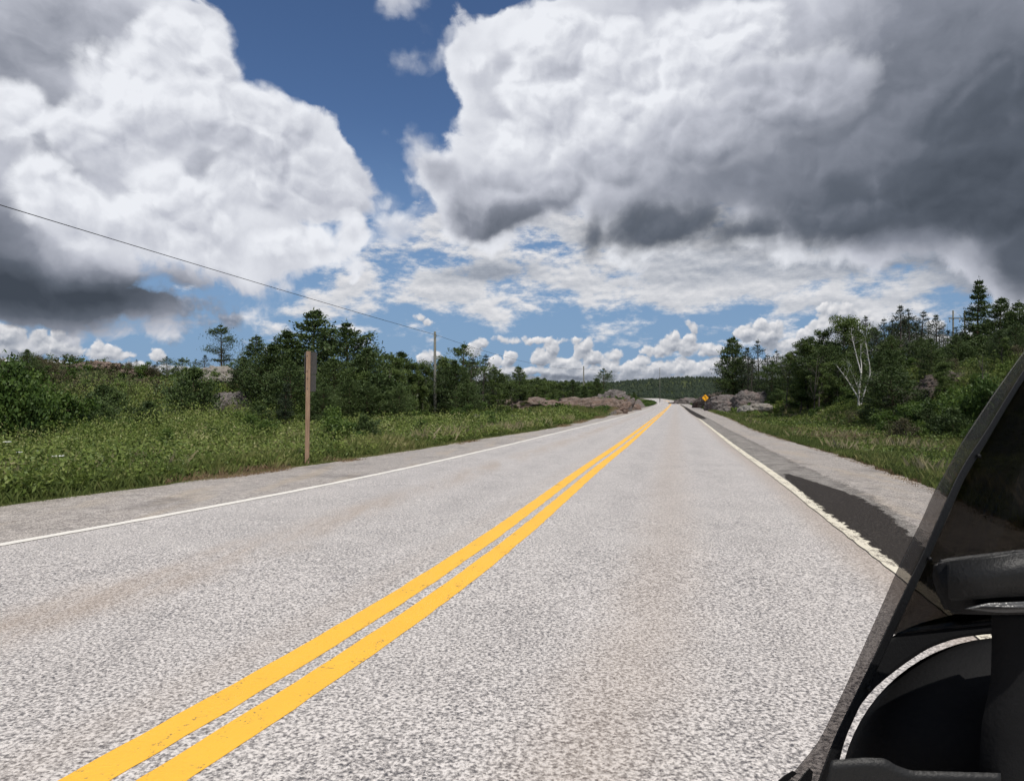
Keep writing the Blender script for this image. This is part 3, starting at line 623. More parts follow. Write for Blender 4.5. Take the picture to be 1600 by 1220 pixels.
# kinds, each mesh made once and shared
KP = [pine(100 + i * 7, 8, 5.8, 16, 0.10, 1.7, 0.10, 'cone', (0.26, 0.065)) for i in range(3)]             # full white pines
KR = [pine(200 + i * 7, 8, 5.8, 17, 0.06, 1.7, 0.06, 'round', (0.24, 0.065)) for i in range(3)]            # round dense pines
KW = [pine(300 + i * 7, 8, 6.0, 9, 0.28, 1.5, 0.30, 'flag', (0.26, 0.065), lean=0.03) for i in range(3)]    # windswept, open
KJ = [pine(400 + i * 7, 8, 4.2, 14, 0.22, 0.75, 0.34, 'flag', (0.24, 0.05), mat=L_jack, bark=B_grey, n_t=26) for i in range(4)]   # thin jack pines
KS = [pine(500 + i * 7, 5, 2.4, 14, 0.05, 1.2, 0.12, 'cone', (0.18, 0.05), mat=L_jack) for i in range(2)]   # small spruces
KD = [broad(600 + i * 7, 7, [4.2, 3.4, 4.8, 3.8][i], [.18, .3, .22, .36][i], [30, 26, 34, 24][i], [140, 110, 150, 100][i], open_=[.0, .15, .1, .25][i], cl=[.55, .48, .5, .42][i]) for i in range(4)]                                         # poplar / maple
KB = [broad(700 + i * 7, 2.2, 2.6, 0.08, 26, 120, (0.11, 0.07), L_bush, B_brown, 4, 0, 0.62) for i in range(4)]     # broad bushes
KC = [pine(800 + i * 7, 2.6, 2.9, 8, 0.03, 1.5, 0.05, 'round', (0.17, 0.05), n_t=40) for i in range(2)]     # low dark conifer scrub
L_brn = leaf_mat('brownish_leaves', [(0.15, (0.045, 0.038, 0.022)), (0.5, (0.085, 0.075, 0.040)), (0.8, (0.13, 0.12, 0.06)), (1.0, (0.18, 0.17, 0.09))], 0.6, 0.2)
KN = [broad(750 + i * 7, 2.0, 2.8, 0.05, 22, 90, (0.09, 0.05), L_brn, B_grey, 5, 0.1, 0.6) for i in range(3)]          # brownish heath scrub
KX = [bare(900 + i * 7, 5, B_grey, n=12) for i in range(2)]

# ================================================================ trees and bushes, one by one
pk = lambda L: L[random.randrange(len(L))]
# ---- left-hand side, from the left
plant('pine_tree', KR[0], 42, 60, 1, 'dark rounded pine top showing behind the yellow-green bushes at the far left', 'pine tree', top=547, h=8)
plant('pine_tree', KW[0], 345, 66, 1, 'windswept open pine with layered boughs standing alone on the rocky rise', 'pine tree', top=509, h=8, rz=2.6, sxy=1.05)
plant('dead_tree', KX[0], 374, 67, 1, 'thin half-bare dark tree close to the right of the windswept pine', 'dead tree', top=522, h=5, sxy=0.6)
plant('pine_tree', KP[0], 400, 62, 1, 'small pine between the windswept pine and the tall pine clump', 'pine tree', top=527, h=8, sxy=1.3)
plant('pine_tree', KP[1], 448, 58, 1, 'left flanking pine of the tall clump behind the wooden sign post', 'pine tree', top=519, h=8, sxy=1.25)
plant('pine_tree', KP[2], 490, 60, 1, 'tallest pine of the clump, directly behind the wooden sign post', 'pine tree', top=488, h=8, sxy=1.3)
plant('pine_tree', KR[1], 547, 60, 1, 'broad rounded dark pine on the right of the tall pine clump', 'pine tree', top=508, h=8, sxy=1.3)
plant('pine_tree', KR[2], 520, 54, 1, 'lower dense pine filling the front of the tall clump', 'pine tree', top=560, h=8, sxy=1.3)
plant('pine_tree', KR[0], 455, 50, 1, 'dense dark pine skirt left of the sign post, growing to the ground', 'pine tree', top=565, h=8, sxy=1.25)
plant('spruce_tree', KS[0], 447, 46, 1, 'small narrow spruce in front of the pines, left of the sign post', 'spruce tree', top=602, h=5)
plant('leafy_tree', KD[0], 604, 58, 1, 'fresh green leafy tree just right of the rounded pine', 'leafy tree', top=545, h=7)
plant('leafy_tree', KD[1], 640, 62, 1, 'leafy tree midway between the rounded pine and the tall utility pole', 'leafy tree', top=558, h=7)
plant('leafy_tree', KD[2], 662, 66, 1, 'leafy tree close to the left of the tall utility pole', 'leafy tree', top=559, h=7, sxy=0.8)
plant('leafy_tree', KD[3], 700, 66, 1, 'leafy tree directly right of the tall utility pole', 'leafy tree', top=558, h=7)
plant('pine_tree', KW[1], 722, 66, 1, 'ragged tall pine right of the tall utility pole, against white cloud', 'pine tree', top=540, h=8, sxy=1.1)
plant('pine_tree', KJ[0], 756, 68, 1, 'sparse see-through pine with a thin pointed top, right of the ragged pine', 'pine tree', top=557, h=8, sxy=1.1)
plant('pine_tree', KP[0], 812, 84, 1, 'small cone-shaped pine at the right end of the near tree line', 'pine tree', top=574, h=8, sxy=1.1)
plant('pine_tree', KW[2], 943, 300, 1, 'lone pine rising above the distant ridge beside the far utility pole', 'pine tree', top=577, h=8, sxy=1.0)
g = 'trees crowding the left-hand tree line'; lb = 'green tree packed among others along the low tree line left of the road'
for i, (px, Y, tp, k, h_) in enumerate([(575, 55, 575, KD, 7), (592, 52, 590, KC, 2.6), (622, 56, 572, KD, 7), (650, 64, 578, KD, 7), (684, 68, 572, KD, 7), (630, 66, 552, KP, 8), (690, 72, 562, KR, 8), (712, 60, 565, KR, 8),
        (735, 62, 562, KJ, 8), (742, 72, 556, KD, 7), (770, 70, 575, KR, 8), (775, 60, 592, KD, 7), (790, 78, 580, KD, 7), (825, 86, 588, KD, 7), (840, 92, 590, KR, 8), (800, 70, 595, KD, 7), (730, 55, 595, KR, 8),
        (708, 62, 590, KD, 7), (860, 100, 592, KD, 7), (880, 110, 593, KD, 7), (850, 84, 600, KD, 7), (895, 125, 594, KR, 8), (815, 74, 600, KD, 7), (420, 56, 560, KR, 8), (560, 56, 560, KR, 8), (480, 52, 580, KR, 8), (505, 48, 598, KR, 8), (545, 50, 590, KR, 8), (575, 50, 598, KR, 8), (625, 50, 602, KR, 8), (380, 60, 558, KR, 8)]):
    plant('mixed_tree', k[i % len(k)], px, Y, 1, lb, 'tree', g, top=tp, h=h_, sxy=1.15)
g = 'low trees along the skyline above the rocky rise'; lb = 'low scrubby tree on the skyline of the rocky rise at far left'
for i, (px, Y, tp, k, h_) in enumerate([(85, 74, 568, KJ, 8), (105, 70, 566, KD, 7), (122, 72, 572, KJ, 8), (135, 78, 560, KX, 5), (160, 80, 572, KR, 8), (172, 76, 574, KJ, 8), (188, 80, 568, KJ, 8), (205, 78, 566, KJ, 8), (213, 74, 562, KJ, 8), (228, 78, 570, KR, 8),
        (245, 72, 566, KJ, 8), (262, 70, 558, KW, 8), (285, 70, 560, KW, 8), (305, 72, 562, KJ, 8), (320, 72, 556, KJ, 8), (148, 72, 578, KC, 2.6), (195, 72, 580, KC, 2.6), (238, 68, 578, KC, 2.6), (290, 64, 575, KC, 2.6), (65, 66, 572, KD, 7), (20, 62, 560, KD, 7), (275, 66, 572, KR, 8), (-30, 60, 545, KD, 7), (-80, 60, 540, KR, 8), (350, 74, 548, KJ, 8)]):
    plant('scrub_tree', k[i % len(k)], px, Y, 1, lb, 'tree', g, top=tp, h=h_, sxy=1.2)
# scrub in front of them
plant('bush', KB[0], 5, 24, 1, 'tall yellow-green bush cut by the left edge of the picture', 'bush', top=532, h=2.2, sxy=0.62)
plant('bush', KB[1], 50, 27, 1, 'yellow-green bush second from the left edge, lower than its neighbour', 'bush', top=568, h=2.2, sxy=0.8)
plant('bush', KB[2], 92, 31, 1, 'yellow-green bush sloping down towards the brown rise', 'bush', top=590, h=2.2, sxy=0.9)
plant('conifer_scrub', KC[0], 300, 44, 1, 'wide dark green conifer scrub below the windswept pine', 'conifer scrub', top=580, h=2.6, sxy=0.85)
plant('conifer_scrub', KC[1], 160, 46, 1, 'low dark conifer scrub in front of the brown rise at left', 'conifer scrub', top=606, h=2.6)
g = 'bushes along the back of the left meadow'; lb = 'green bush at the back edge of the left-hand meadow'
for i in range(48):
    px = random.uniform(-40, 800); Y = random.uniform(26, 52) + max(0, (px - 560)) * 0.02
    if 655 < px < 705: Y = max(Y, 63)
    plant('bush', [KB, KB, KC, KB][i % 4][i % 2], px, Y, random.uniform(.5, .95), lb, 'bush', g)
g = 'brownish scrub on the rocky rise'; lb = 'brownish low scrub on the slope of the rocky rise at left'
for i in range(64):
    px = random.uniform(60, 420); Y = random.uniform(52, 70)
    plant('bush', pk(KN) if i % 4 else KB[1], px, Y, random.uniform(.4, .8), lb, 'bush', g)
plant('pine_tree', KR[0], 425, 56, 1, 'rounded dark pine filling the gap left of the tall clump', 'pine tree', top=540, h=8, sxy=1.3)
plant('pine_tree', KR[2], 575, 57, 1, 'rounded pine tucked against the right side of the broad dark pine', 'pine tree', top=545, h=8, sxy=1.1)
# ---- centre distance
g = 'trees on the low ground beyond the bend'; lb = 'small distant green tree on the low ground beyond the left-hand rocks'
for i in range(150):
    Y = random.uniform(110, 330); px = random.uniform(800, 1010) if i % 3 else random.uniform(640, 900)
    X_ = (px - PX0) / F * Y
    if X_ > gleft(Y) - 6 or Y < 130 and px > 960: continue
    k, h_ = pk([(KD, 7), (KD, 7), (KR, 8), (KP, 8)]); z = float(H(X_, Y))
    hh = random.uniform(3.5, 7.0) * (0.75 if px > 960 else 1)
    tp = HY - (z + hh - EYE) / Y * F
    if tp < 591: hh = max(2.0, (HY - 591 - random.uniform(0, 8)) / F * Y + EYE - z)
    plant('distant_tree', pk(k), px, Y, hh / h_, lb, 'tree', g)
# ---- right-hand hill
plant('pine_tree', KP[1], 1147, 118, 1, 'dense dark pine at the left end of the right-hand hill', 'pine tree', top=529, h=8, sxy=0.95)
plant('pine_tree', KJ[1], 1185, 112, 1, 'thin bare-topped pine next right of the dense hill-end pine', 'pine tree', top=534, h=8, sxy=0.9)
plant('pine_tree', KJ[2], 1168, 114, 1, 'slim pine squeezed behind the dense hill-end pine', 'pine tree', top=545, h=8)
plant('pine_tree', KJ[3], 1215, 108, 1, 'flat-topped sparse pine in the dip of the hill skyline', 'pine tree', top=549, h=8, sxy=1.1)
plant('leafy_tree', KD[0], 1262, 76, 1, 'leafy tree climbing the skyline left of the tall leafy crown', 'leafy tree', top=520, h=7, sxy=0.9)
plant('leafy_tree', KD[1], 1280, 78, 1, 'leafy tree with a narrow top left of the white cloud gap', 'leafy tree', top=506, h=7, sxy=0.8)
plant('leafy_tree', KD[2], 1312, 76, 1, 'tall leafy tree with an open crown behind the white birch', 'leafy tree', top=488, h=7, sxy=0.9)
plant('leafy_tree', KD[3], 1245, 84, 1, 'low leafy tree at the foot of the rising skyline', 'leafy tree', top=540, h=7)
plant('pine_tree', KR[1], 1296, 72, 1, 'dense pine below the tall leafy crown', 'pine tree', top=535, h=8, sxy=1.1)
plant('pine_tree', KJ[0], 1352, 80, 1, 'thin pine just right of the birch top', 'pine tree', top=496, h=8)
plant('pine_tree', KJ[1], 1383, 76, 1, 'thin dark pine, first of the skyline row right of the birch', 'pine tree', top=500, h=8, sxy=1.1)
plant('pine_tree', KJ[2], 1406, 74, 1, 'tall thin dark pine in the middle of the skyline row', 'pine tree', top=480, h=8, sxy=1.05)
plant('pine_tree', KJ[3], 1420, 76, 1, 'thin dark pine leaning beside the tallest one of the skyline row', 'pine tree', top=484, h=8)
plant('pine_tree', KJ[0], 1441, 76, 1, 'thin dark pine with a ragged flat top, right half of the skyline row', 'pine tree', top=489, h=8, sxy=1.1)
plant('pine_tree', KJ[2], 1462, 78, 1, 'last thin pine of the skyline row before the power pylon', 'pine tree', top=494, h=8, sxy=1.1)
plant('pine_tree', pine(333, 8, 3.7, 15, 0.16, 1.5, 0.14, 'cone', (0.24, 0.055)), 1530, 72, 1, 'tallest white pine with tiered horizontal boughs on the right hilltop', 'pine tree', top=442, h=8, sxy=0.9)
plant('pine_tree', KP[2], 1563, 68, 1, 'dense dark pine just right of the tallest tiered pine', 'pine tree', top=468, h=8, sxy=1.1)
plant('pine_tree', KP[0], 1592, 66, 1, 'dense dark pine at the right edge of the picture', 'pine tree', top=474, h=8, sxy=1.1)
plant('pine_tree', KR[2], 1622, 64, 1, 'dark pine cut off by the right edge of the picture', 'pine tree', top=470, h=8, sxy=1.1)
g = 'trees filling the right-hand hilltop'; lb = 'dark tree packed among others on the crest of the right-hand hill'
for i, (px, Y, tp, k, h_) in enumerate([(1130, 124, 560, KJ, 8), (1160, 118, 560, KR, 8), (1175, 110, 565, KJ, 8), (1197, 110, 556, KJ, 8), (1205, 104, 566, KR, 8), (1228, 100, 556, KJ, 8), (1235, 96, 552, KR, 8), (1270, 82, 535, KR, 8), (1325, 80, 515, KR, 8), (1340, 84, 510, KD, 7),
        (1335, 70, 545, KR, 8), (1365, 84, 512, KR, 8), (1372, 72, 520, KJ, 8), (1395, 80, 502, KJ, 8), (1413, 84, 500, KR, 8), (1430, 80, 506, KJ, 8), (1450, 84, 510, KJ, 8), (1470, 80, 514, KJ, 8), (1480, 74, 518, KJ, 8), (1495, 72, 512, KJ, 8), (1508, 74, 520, KR, 8),
        (1545, 76, 500, KR, 8), (1578, 74, 490, KP, 8), (1392, 70, 525, KR, 8), (1440, 68, 528, KR, 8), (1500, 66, 535, KC, 2.6), (1520, 62, 530, KR, 8), (1550, 62, 525, KR, 8), (1600, 58, 510, KR, 8), (1650, 60, 480, KP, 8), (1310, 66, 560, KD, 7), (1280, 70, 560, KD, 7), (1250, 76, 565, KD, 7)]):
    plant('mixed_tree', k[i % len(k)], px, Y, 1, lb, 'tree', g, top=tp, h=h_, sxy=1.15)
# slope of the hill
plant('conifer_scrub', KR[0], 1395, 48, 1, 'spreading dark fir scrub to the right of the birch trunk', 'conifer scrub', top=575, h=8, sxy=1.7)
plant('conifer_scrub', KC[1], 1450, 41, 1, 'rounded dark fir bush below the brown rock face', 'conifer scrub', top=640, h=2.6)
plant('bush', KB[3], 1500, 36, 1, 'bright green bush right of the brown rock face', 'bush', top=590, h=2.2, sxy=0.8)
plant('bush', KB[0], 1548, 33, 1, 'bright green bush close to the motorcycle windscreen edge', 'bush', top=570, h=2.2, sxy=0.7)
plant('dead_tree', KX[1], 1530, 37, 1, 'grey leafless stems among the bright bushes at right', 'dead tree', top=545, h=5, sxy=0.8)
g = 'bushes on the slope of the right-hand hill'; lb = 'green bush on the shaded slope of the right-hand hill'
for i in range(95):
    px = random.uniform(1195, 1680); Y = random.uniform(34, 88) if px > 1260 else random.uniform(80, 110)
    X_ = (px - PX0) / F * Y; d_ = X_ - float(gright(Y))
    if d_ < 7.2: continue
    k = pk([KB, KB, KC, KN, KN]); plant('bush', k[i % 2], px, Y, random.uniform(.45, 1.15), lb, 'bush', g)
g = 'young trees on the slope of the right-hand hill'; lb = 'young green tree on the slope of the right-hand hill among bushes'
for i in range(34):
    px = random.uniform(1240, 1640); Y = random.uniform(46, 76)
    X_ = (px - PX0) / F * Y; d_ = X_ - float(gright(Y))
    if d_ < 9.5 or abs(px - 1345) < 26 and Y < 64: continue
    k, h_ = pk([(KD, 7), (KR, 8), (KP, 8), (KD, 7)]); plant('young_tree', pk(k), px, Y, random.uniform(2.2, 3.8) / h_, lb, 'tree', g)
# bushes nearest the windscreen
for i, (px, Y, top, k, lb) in enumerate([(1440, 36, 655, KB[1], 'low yellow-green bush at the foot of the right-hand hill'), (1490, 33, 640, KC[0], 'dark fir bush between the low bush and the windscreen edge'), (1478, 42, 606, KB[0], 'leafy bush in front of the mossy rock knob'), (1525, 46, 580, KB[3], 'light green bush just below the mossy rock knob'),
        (1572, 46, 562, KB[1], 'light green bush at the upper right, nearest the windscreen edge'), (1530, 31, 655, KB[0], 'leafy bush touching the windscreen edge halfway down'), (1570, 26, 650, KC[1], 'dark bush glimpsed through the smoked windscreen')]):
    plant('bush', k, px, Y, 1, lb, 'bush', top=top, h=2.2 if k in KB else 2.6, sxy=random.uniform(.8, 1.0))
for i, (px, Y, tp, lb) in enumerate([(262, 64, 566, 'grey bare stem poking above the brown rise'), (612, 54, 568, 'thin grey dead stem right of the rounded pine'), (694, 66, 560, 'thin bare stem behind the tall utility pole'), (742, 60, 578, 'pale bare stem below the sparse see-through pine'),
        (1228, 84, 540, 'bare grey stem at the foot of the rising skyline'), (1272, 68, 545, 'pale dead stem among leafy trees left of the birch'), (1396, 56, 565, 'pale slim dead stem right of the birch above the fir scrub'), (1478, 70, 500, 'bare dark stem beside the power pylon'), (1414, 46, 598, 'small whitish dead sapling by the brown rock face')]):
    plant('dead_tree', KX[i % 2], px, Y, 1, lb, 'dead tree', top=tp, h=5, sxy=.7)
# the white birch
def birch():
    K = Geo(41); r = K.r; T = Geo(42)
    def br(p, d, L, r0, r1, n=8, bend=0.06, up=0.04): 
        B = curve(p, d, L, n, bend, r, up); K.limb(B, np.linspace(r0, r1, n + 1), 7); return B
    A = br([0, 0, -0.3], [0.02, 0, 1], 3.3, 0.115, 0.075)
    E = [br(A[3], [-0.62, .1, 1], 3.4, 0.07, 0.022), br(A[-1], [-0.25, .1, 1], 3.6, 0.065, 0.016), br(A[1] + [.12, 0, 0], [0.28, -.1, 1], 3.0, 0.075, 0.05)]
    E += [br(E[2][-1], [-0.02, 0, 1], 3.2, 0.05, 0.012), br(A[-1], [0.3, 0.2, 1], 3.0, 0.05, 0.012), br(E[1][4], [-0.5, 0, 1], 1.7, 0.03, 0.008), br(E[0][5], [.35, 0, 1], 1.2, .025, .008), br(A[5], [-0.8, 0, .7], 1.3, .03, .01), br(E[2][5], [.7, 0, .8], 1.6, .03, .008)]
    for B in E:
        for i in range(3, len(B)):
            for q in range(2):
                Cc = curve(B[i], unit(r.normal(size=3)) + [0, 0, .7], r.uniform(.4, .9), 4, .15, r); K.limb(Cc, np.linspace(.012, .005, 5), 3)
                if r.random() < 0.35: T.leaves(Cc[-1] + r.normal(size=(22, 3)) * .20, .13, .09)
    return K.mesh('trunk', B_birch, True), T.mesh('crown', L_leaf)
plant('birch_tree', birch(), 1342, 58, 1, 'white-barked birch with several nearly bare forked trunks on the hillside', 'birch tree', rz=0.0, top=503, h=7.4, sxy=0.85)

# ================================================================ ground cover nobody could count
L_weed = leaf_mat('meadow_leaves', [(0.12, (0.046, 0.072, 0.018)), (0.40, (0.105, 0.150, 0.032)), (0.65, (0.18, 0.23, 0.052)), (0.85, (0.23, 0.25, 0.08)), (1.0, (0.32, 0.28, 0.15))], 0.5, 0.3, 0.5)
L_grass = leaf_mat('meadow_grass', [(0.12, (0.055, 0.080, 0.022)), (0.42, (0.11, 0.145, 0.036)), (0.7, (0.21, 0.21, 0.075)), (1.0, (0.34, 0.28, 0.16))], 0.6, 0.25, 0.4)
L_fringe = leaf_mat('dry_fringe', [(0.12, (0.11, 0.065, 0.035)), (0.45, (0.22, 0.15, 0.085)), (0.7, (0.28, 0.23, 0.13)), (1.0, (0.15, 0.17, 0.06))], 0.8, 0.15, 0.6)
def spots(n, side, y0, y1, d0, d1, pw=1.0, seed=0, px0=-120, px1=1720):
    """random ground points beside the road, thicker close to the camera"""
    r = np.random.default_rng(seed); Y = y0 * (y1 / y0) ** (r.random(n * 3) ** pw); d = d0 + (d1 - d0) * r.random(n * 3) ** 1.2
    X = gleft(Y) - d if side < 0 else gright(Y) + d
    px = PX0 + X / Y * F; k = (px > px0) & (px < px1); Y, X, d = Y[k][:n], X[k][:n], d[k][:n]
    return X, Y, d, r
def weeds(name, n, side, y0, y1, d0, d1, hmax, leaf, per, mat, seed, pw=1.0, edge=2.0, patchy=0.0):
    X, Y, d, r = spots(n, side, y0, y1, d0, d1, pw, seed); N = len(X); Zg = H(X, Y)
    pn = fbm(X * 0.25 + seed, Y * 0.25, 3)
    if patchy: k = pn > patchy; X, Y, d, Zg, pn = X[k], Y[k], d[k], Zg[k], pn[k]; N = len(X)
    hp = hmax * (0.30 + 0.70 * r.random(N) ** 1.6) * (0.35 + 0.65 * sstep(d, 0.2, edge)) * (1 + 1.3 * pn) * (1 + 0.9 * sstep(d, 6, 30))
    hp = np.maximum(hp, 0.12)
    big = 1 + 0.9 * sstep(Y, 12, 60)
    m = per; P = np.repeat(np.arange(N), m); f = r.random(N * m) ** 0.65
    a = r.random(N * m) * 6.283; rad = (0.06 + 0.22 * hp[P] * (0.4 + f * 0.8)) * r.random(N * m) ** .5
    bendx = r.normal(size=N) * .12; bendy = r.normal(size=N) * .12
    Cn = np.stack([X[P] + np.cos(a) * rad + bendx[P] * f * hp[P], Y[P] + np.sin(a) * rad + bendy[P] * f * hp[P], Zg[P] + 0.02 + f * hp[P]], 1)
    G = Geo(seed); tb = np.clip(0.46 + 0.9 * fbm(X * 0.6 + 40, Y * 0.6, 3) + r.normal(size=N) * .17, .02, .98)
    G.leaves(Cn, leaf[0] * big[P] * (0.6 + 0.8 * r.random(N))[P], leaf[1] * big[P] * (0.45 + 0.8 * r.random(N))[P], np.stack([np.cos(a) * .6, np.sin(a) * .6, np.full(N * m, .45)], 1), 0.5, np.clip(tb[P] + 0.12 * (f - .5), 0, 1))
    k = np.arange(N); 
    o = link(name, G.mesh(name, mat)); return tag(o, kind='stuff')
def blades(name, n, side, y0, y1, d0, d1, hmax, wid, per, mat, seed, pw=1.0, edge=1.2, sprd=0.10, patchy=None):
    X, Y, d, r = spots(n, side, y0, y1, d0, d1, pw, seed); pn = fbm(X * 0.3 + seed, Y * 0.3, 3)
    if patchy is not None: k = pn > patchy; X, Y, d, pn = X[k], Y[k], d[k], pn[k]
    N = len(X); P = np.repeat(np.arange(N), per); M_ = N * per
    a = r.random(M_) * 6.283; rr = sprd * r.random(M_) ** .5 * (1 + sstep(Y[P], 15, 70) * 1.5)
    x = X[P] + np.cos(a) * rr; y = Y[P] + np.sin(a) * rr; z = H(X, Y)[P] - 0.02
    h = hmax * r.uniform(.45, 1.15, M_) * (0.35 + 0.65 * sstep(d, 0.1, edge))[P] * (1 + .5 * pn)[P]
    w = wid * (1 + 1.6 * sstep(Y[P], 14, 80)) * r.uniform(.7, 1.3, M_); b = r.random(M_) * 6.283; lean = h * r.uniform(.1, .65, M_)
    ux, uy = np.cos(b) * w / 2, np.sin(b) * w / 2; c = r.random(M_) * 6.283; lx, ly = np.cos(c) * lean, np.sin(c) * lean
    V = np.stack([np.stack([x - ux, y - uy, z], 1), np.stack([x + ux, y + uy, z], 1), np.stack([x + lx * .35 + ux * .8, y + ly * .35 + uy * .8, z + h * .6], 1), np.stack([x + lx, y + ly, z + h], 1)], 1).reshape(-1, 3)
    G = Geo(seed); tb = np.clip(.45 + .45 * pn + r.normal(size=N) * .15, .02, .98)
    G.add(V, np.arange(4 * M_).reshape(M_, 4), np.repeat(np.clip(tb[P] + r.normal(size=M_) * .10, 0, 1), 4))
    return tag(link(name, G.mesh(name, mat)), kind='stuff')
weeds('meadow_plants', 18000, -1, 5.5, 60, 0.4, 44, 1.0, (0.085, 0.045), 24, L_weed, 1, 0.85)
weeds('low_undergrowth', 4500, -1, 36, 110, 8, 60, 0.42, (0.13, 0.08), 14, L_bush, 2, 0.9)
weeds('brown_undergrowth', 6500, -1, 46, 120, 14, 60, 0.40, (0.13, 0.07), 14, L_brn, 22, 0.9)
blades('short_verge_grass', 7000, -1, 5.5, 90, 0.0, 1.3, 0.16, 0.006, 12, L_grass, 33, 0.9, 0.8, 0.10)
blades('meadow_grass', 17000, -1, 5.5, 75, 0.25, 26, 0.50, 0.008, 16, L_grass, 3, 0.9)
blades('dry_grass_fringe', 9000, -1, 6, 110, -0.25, 0.8, 0.17, 0.008, 12, L_fringe, 4, 1.0, 0.5, 0.14, 0.02)
weeds('meadow_plants', 12000, 1, 7, 90, 0.9, 30, 0.62, (0.085, 0.045), 22, L_weed, 5, 0.8, 2.0)
blades('meadow_grass', 22000, 1, 7, 120, 0.15, 22, 0.46, 0.008, 16, L_grass, 6, 0.8)
blades('dry_grass_fringe', 2500, 1, 7, 110, -0.10, 0.35, 0.12, 0.012, 10, L_fringe, 7, 1.0, 0.5, 0.09)
blades('seed_grass', 2400, -1, 6, 60, 0.5, 14, 0.62, 0.0032, 8, leaf_mat('seed_heads', [(0.1, (0.15, 0.14, 0.06)), (0.6, (0.26, 0.23, 0.12)), (1.0, (0.36, 0.31, 0.20))], 0.8, 0.2), 18, 0.9, 1.0, 0.16, 0.06)
blades('seed_grass', 2200, 1, 8, 90, 0.6, 10, 0.55, 0.0032, 8, bpy.data.materials['seed_heads'], 19, 0.9, 1.0, 0.16, 0.06)
blades('red_seed_grass', 2600, 1, 9, 60, 2.5, 9, 0.45, 0.0045, 14, leaf_mat('red_grass', [(0.1, (0.13, 0.07, 0.045)), (0.6, (0.24, 0.15, 0.10)), (1.0, (0.34, 0.26, 0.17))], 0.8, 0.2), 8, 1.0, 1.0, 0.2, 0.14)
weeds('roadside_weeds', 6000, -1, 60, 420, 0.3, 30, 0.7, (0.24, 0.15), 12, L_bush, 9, 0.9, 3.0)
weeds('roadside_weeds', 6000, 1, 80, 420, 0.6, 40, 0.8, (0.26, 0.16), 12, L_bush, 10, 0.9, 3.0)
# white umbels standing in the left meadow
def umbel():
    K = Geo(60); T = Geo(61); K.limb(curve([0, 0, 0], [0.05, 0, 1], .85, 5, .04, K.r), np.linspace(.006, .003, 6), 4)
    for i in range(14):
        a = i * 2.4; d = .045 * math.sqrt(i / 14); e = np.array([d * math.cos(a) * 2 + .04, d * math.sin(a) * 2, .92]); K.limb([[.04, 0, .83], e], [.002, .0015], 3)
        T.leaves(e + T.r.normal(size=(16, 3)) * [.012, .012, .004], .012, .010, None, 1)
    m = Mat('white_petals'); m.pbr((.80, .80, .76), .7); g_ = Mat('green_stalk'); g_.pbr((.07, .10, .03), .7)
    return K.mesh('stalk', g_.m), T.mesh('flower_head', m.m)
U = umbel()
for px, py_, Y, s, lb in ((88, 712, 13.5, 1.25, 'large white flower head standing out in the meadow at far left'), (10, 690, 16, .9, 'small white flower head near the left edge of the picture'), (30, 706, 14, .6, 'tiny white flower between the two larger ones at far left')):
    X_ = (px - PX0) / F * Y; z = float(H(X_, Y)); hh = (HY - py_) / F * Y + EYE - z
    o = empty('wildflower', (X_, Y, z)); o.scale = (s, s, max(.3, hh / .92)); link('stalk', U[0], o); link('flower_head', U[1], o); tag(o, lb, 'flower')
# far forest on the ridge
r = np.random.default_rng(5); nF = 17000
Y = 600 * (1450 / 600) ** r.random(nF); X = (r.uniform(-60, 1660, nF) - PX0) / F * Y
k = (np.abs(X - yellow(np.minimum(Y, 640))) > 14) | (Y > 640); X, Y = X[k], Y[k]; Zf = H(X, Y)
T = Geo(70); n = len(X); hh = r.uniform(3.5, 6.0, n) * (1 + 0.25 * fbm(X / 60, Y / 60, 2)); w = hh * r.uniform(.8, 1.4, n)
ring = 6
for lv in range(3):
    z0, z1, ww = 0.08 + .27 * lv, .50 + .25 * lv, 1 - .28 * lv
    th = r.random(n)[:, None] * 6 + np.arange(ring)[None] * 6.283 / ring; rj = r.uniform(.55, 1.2, (n, ring)) * ww
    V = np.zeros((n, ring + 1, 3)); V[:, :ring, 0] = X[:, None] + np.cos(th) * (w / 2)[:, None] * rj; V[:, :ring, 1] = Y[:, None] + np.sin(th) * (w / 2)[:, None] * rj
    V[:, :ring, 2] = Zf[:, None] + hh[:, None] * (z0 + r.uniform(-.05, .05, (n, ring))); V[:, ring, 0] = X; V[:, ring, 1] = Y; V[:, ring, 2] = Zf + hh * z1
    b = np.arange(n)[:, None] * (ring + 1); j = np.arange(ring)[None]
    T.V.append(V.reshape(-1, 3)); T.Q.append(np.stack([b + j, b + (j + 1) % ring, b + ring + 0 * j], -1).reshape(-1, 3) + T.n); T.T.append(np.repeat(r.random(n), ring + 1)); T.n += n * (ring + 1)
L_far = leaf_mat('far_forest_leaves', [(0.1, (0.014, 0.024, 0.016)), (0.5, (0.023, 0.036, 0.020)), (1.0, (0.040, 0.054, 0.026))], 0.7, 0.1, 0.01)
tag(link('far_forest', mesh_np('far_forest', np.concatenate(T.V), np.concatenate(T.Q), [L_far], False, np.concatenate(T.T))), kind='stuff')

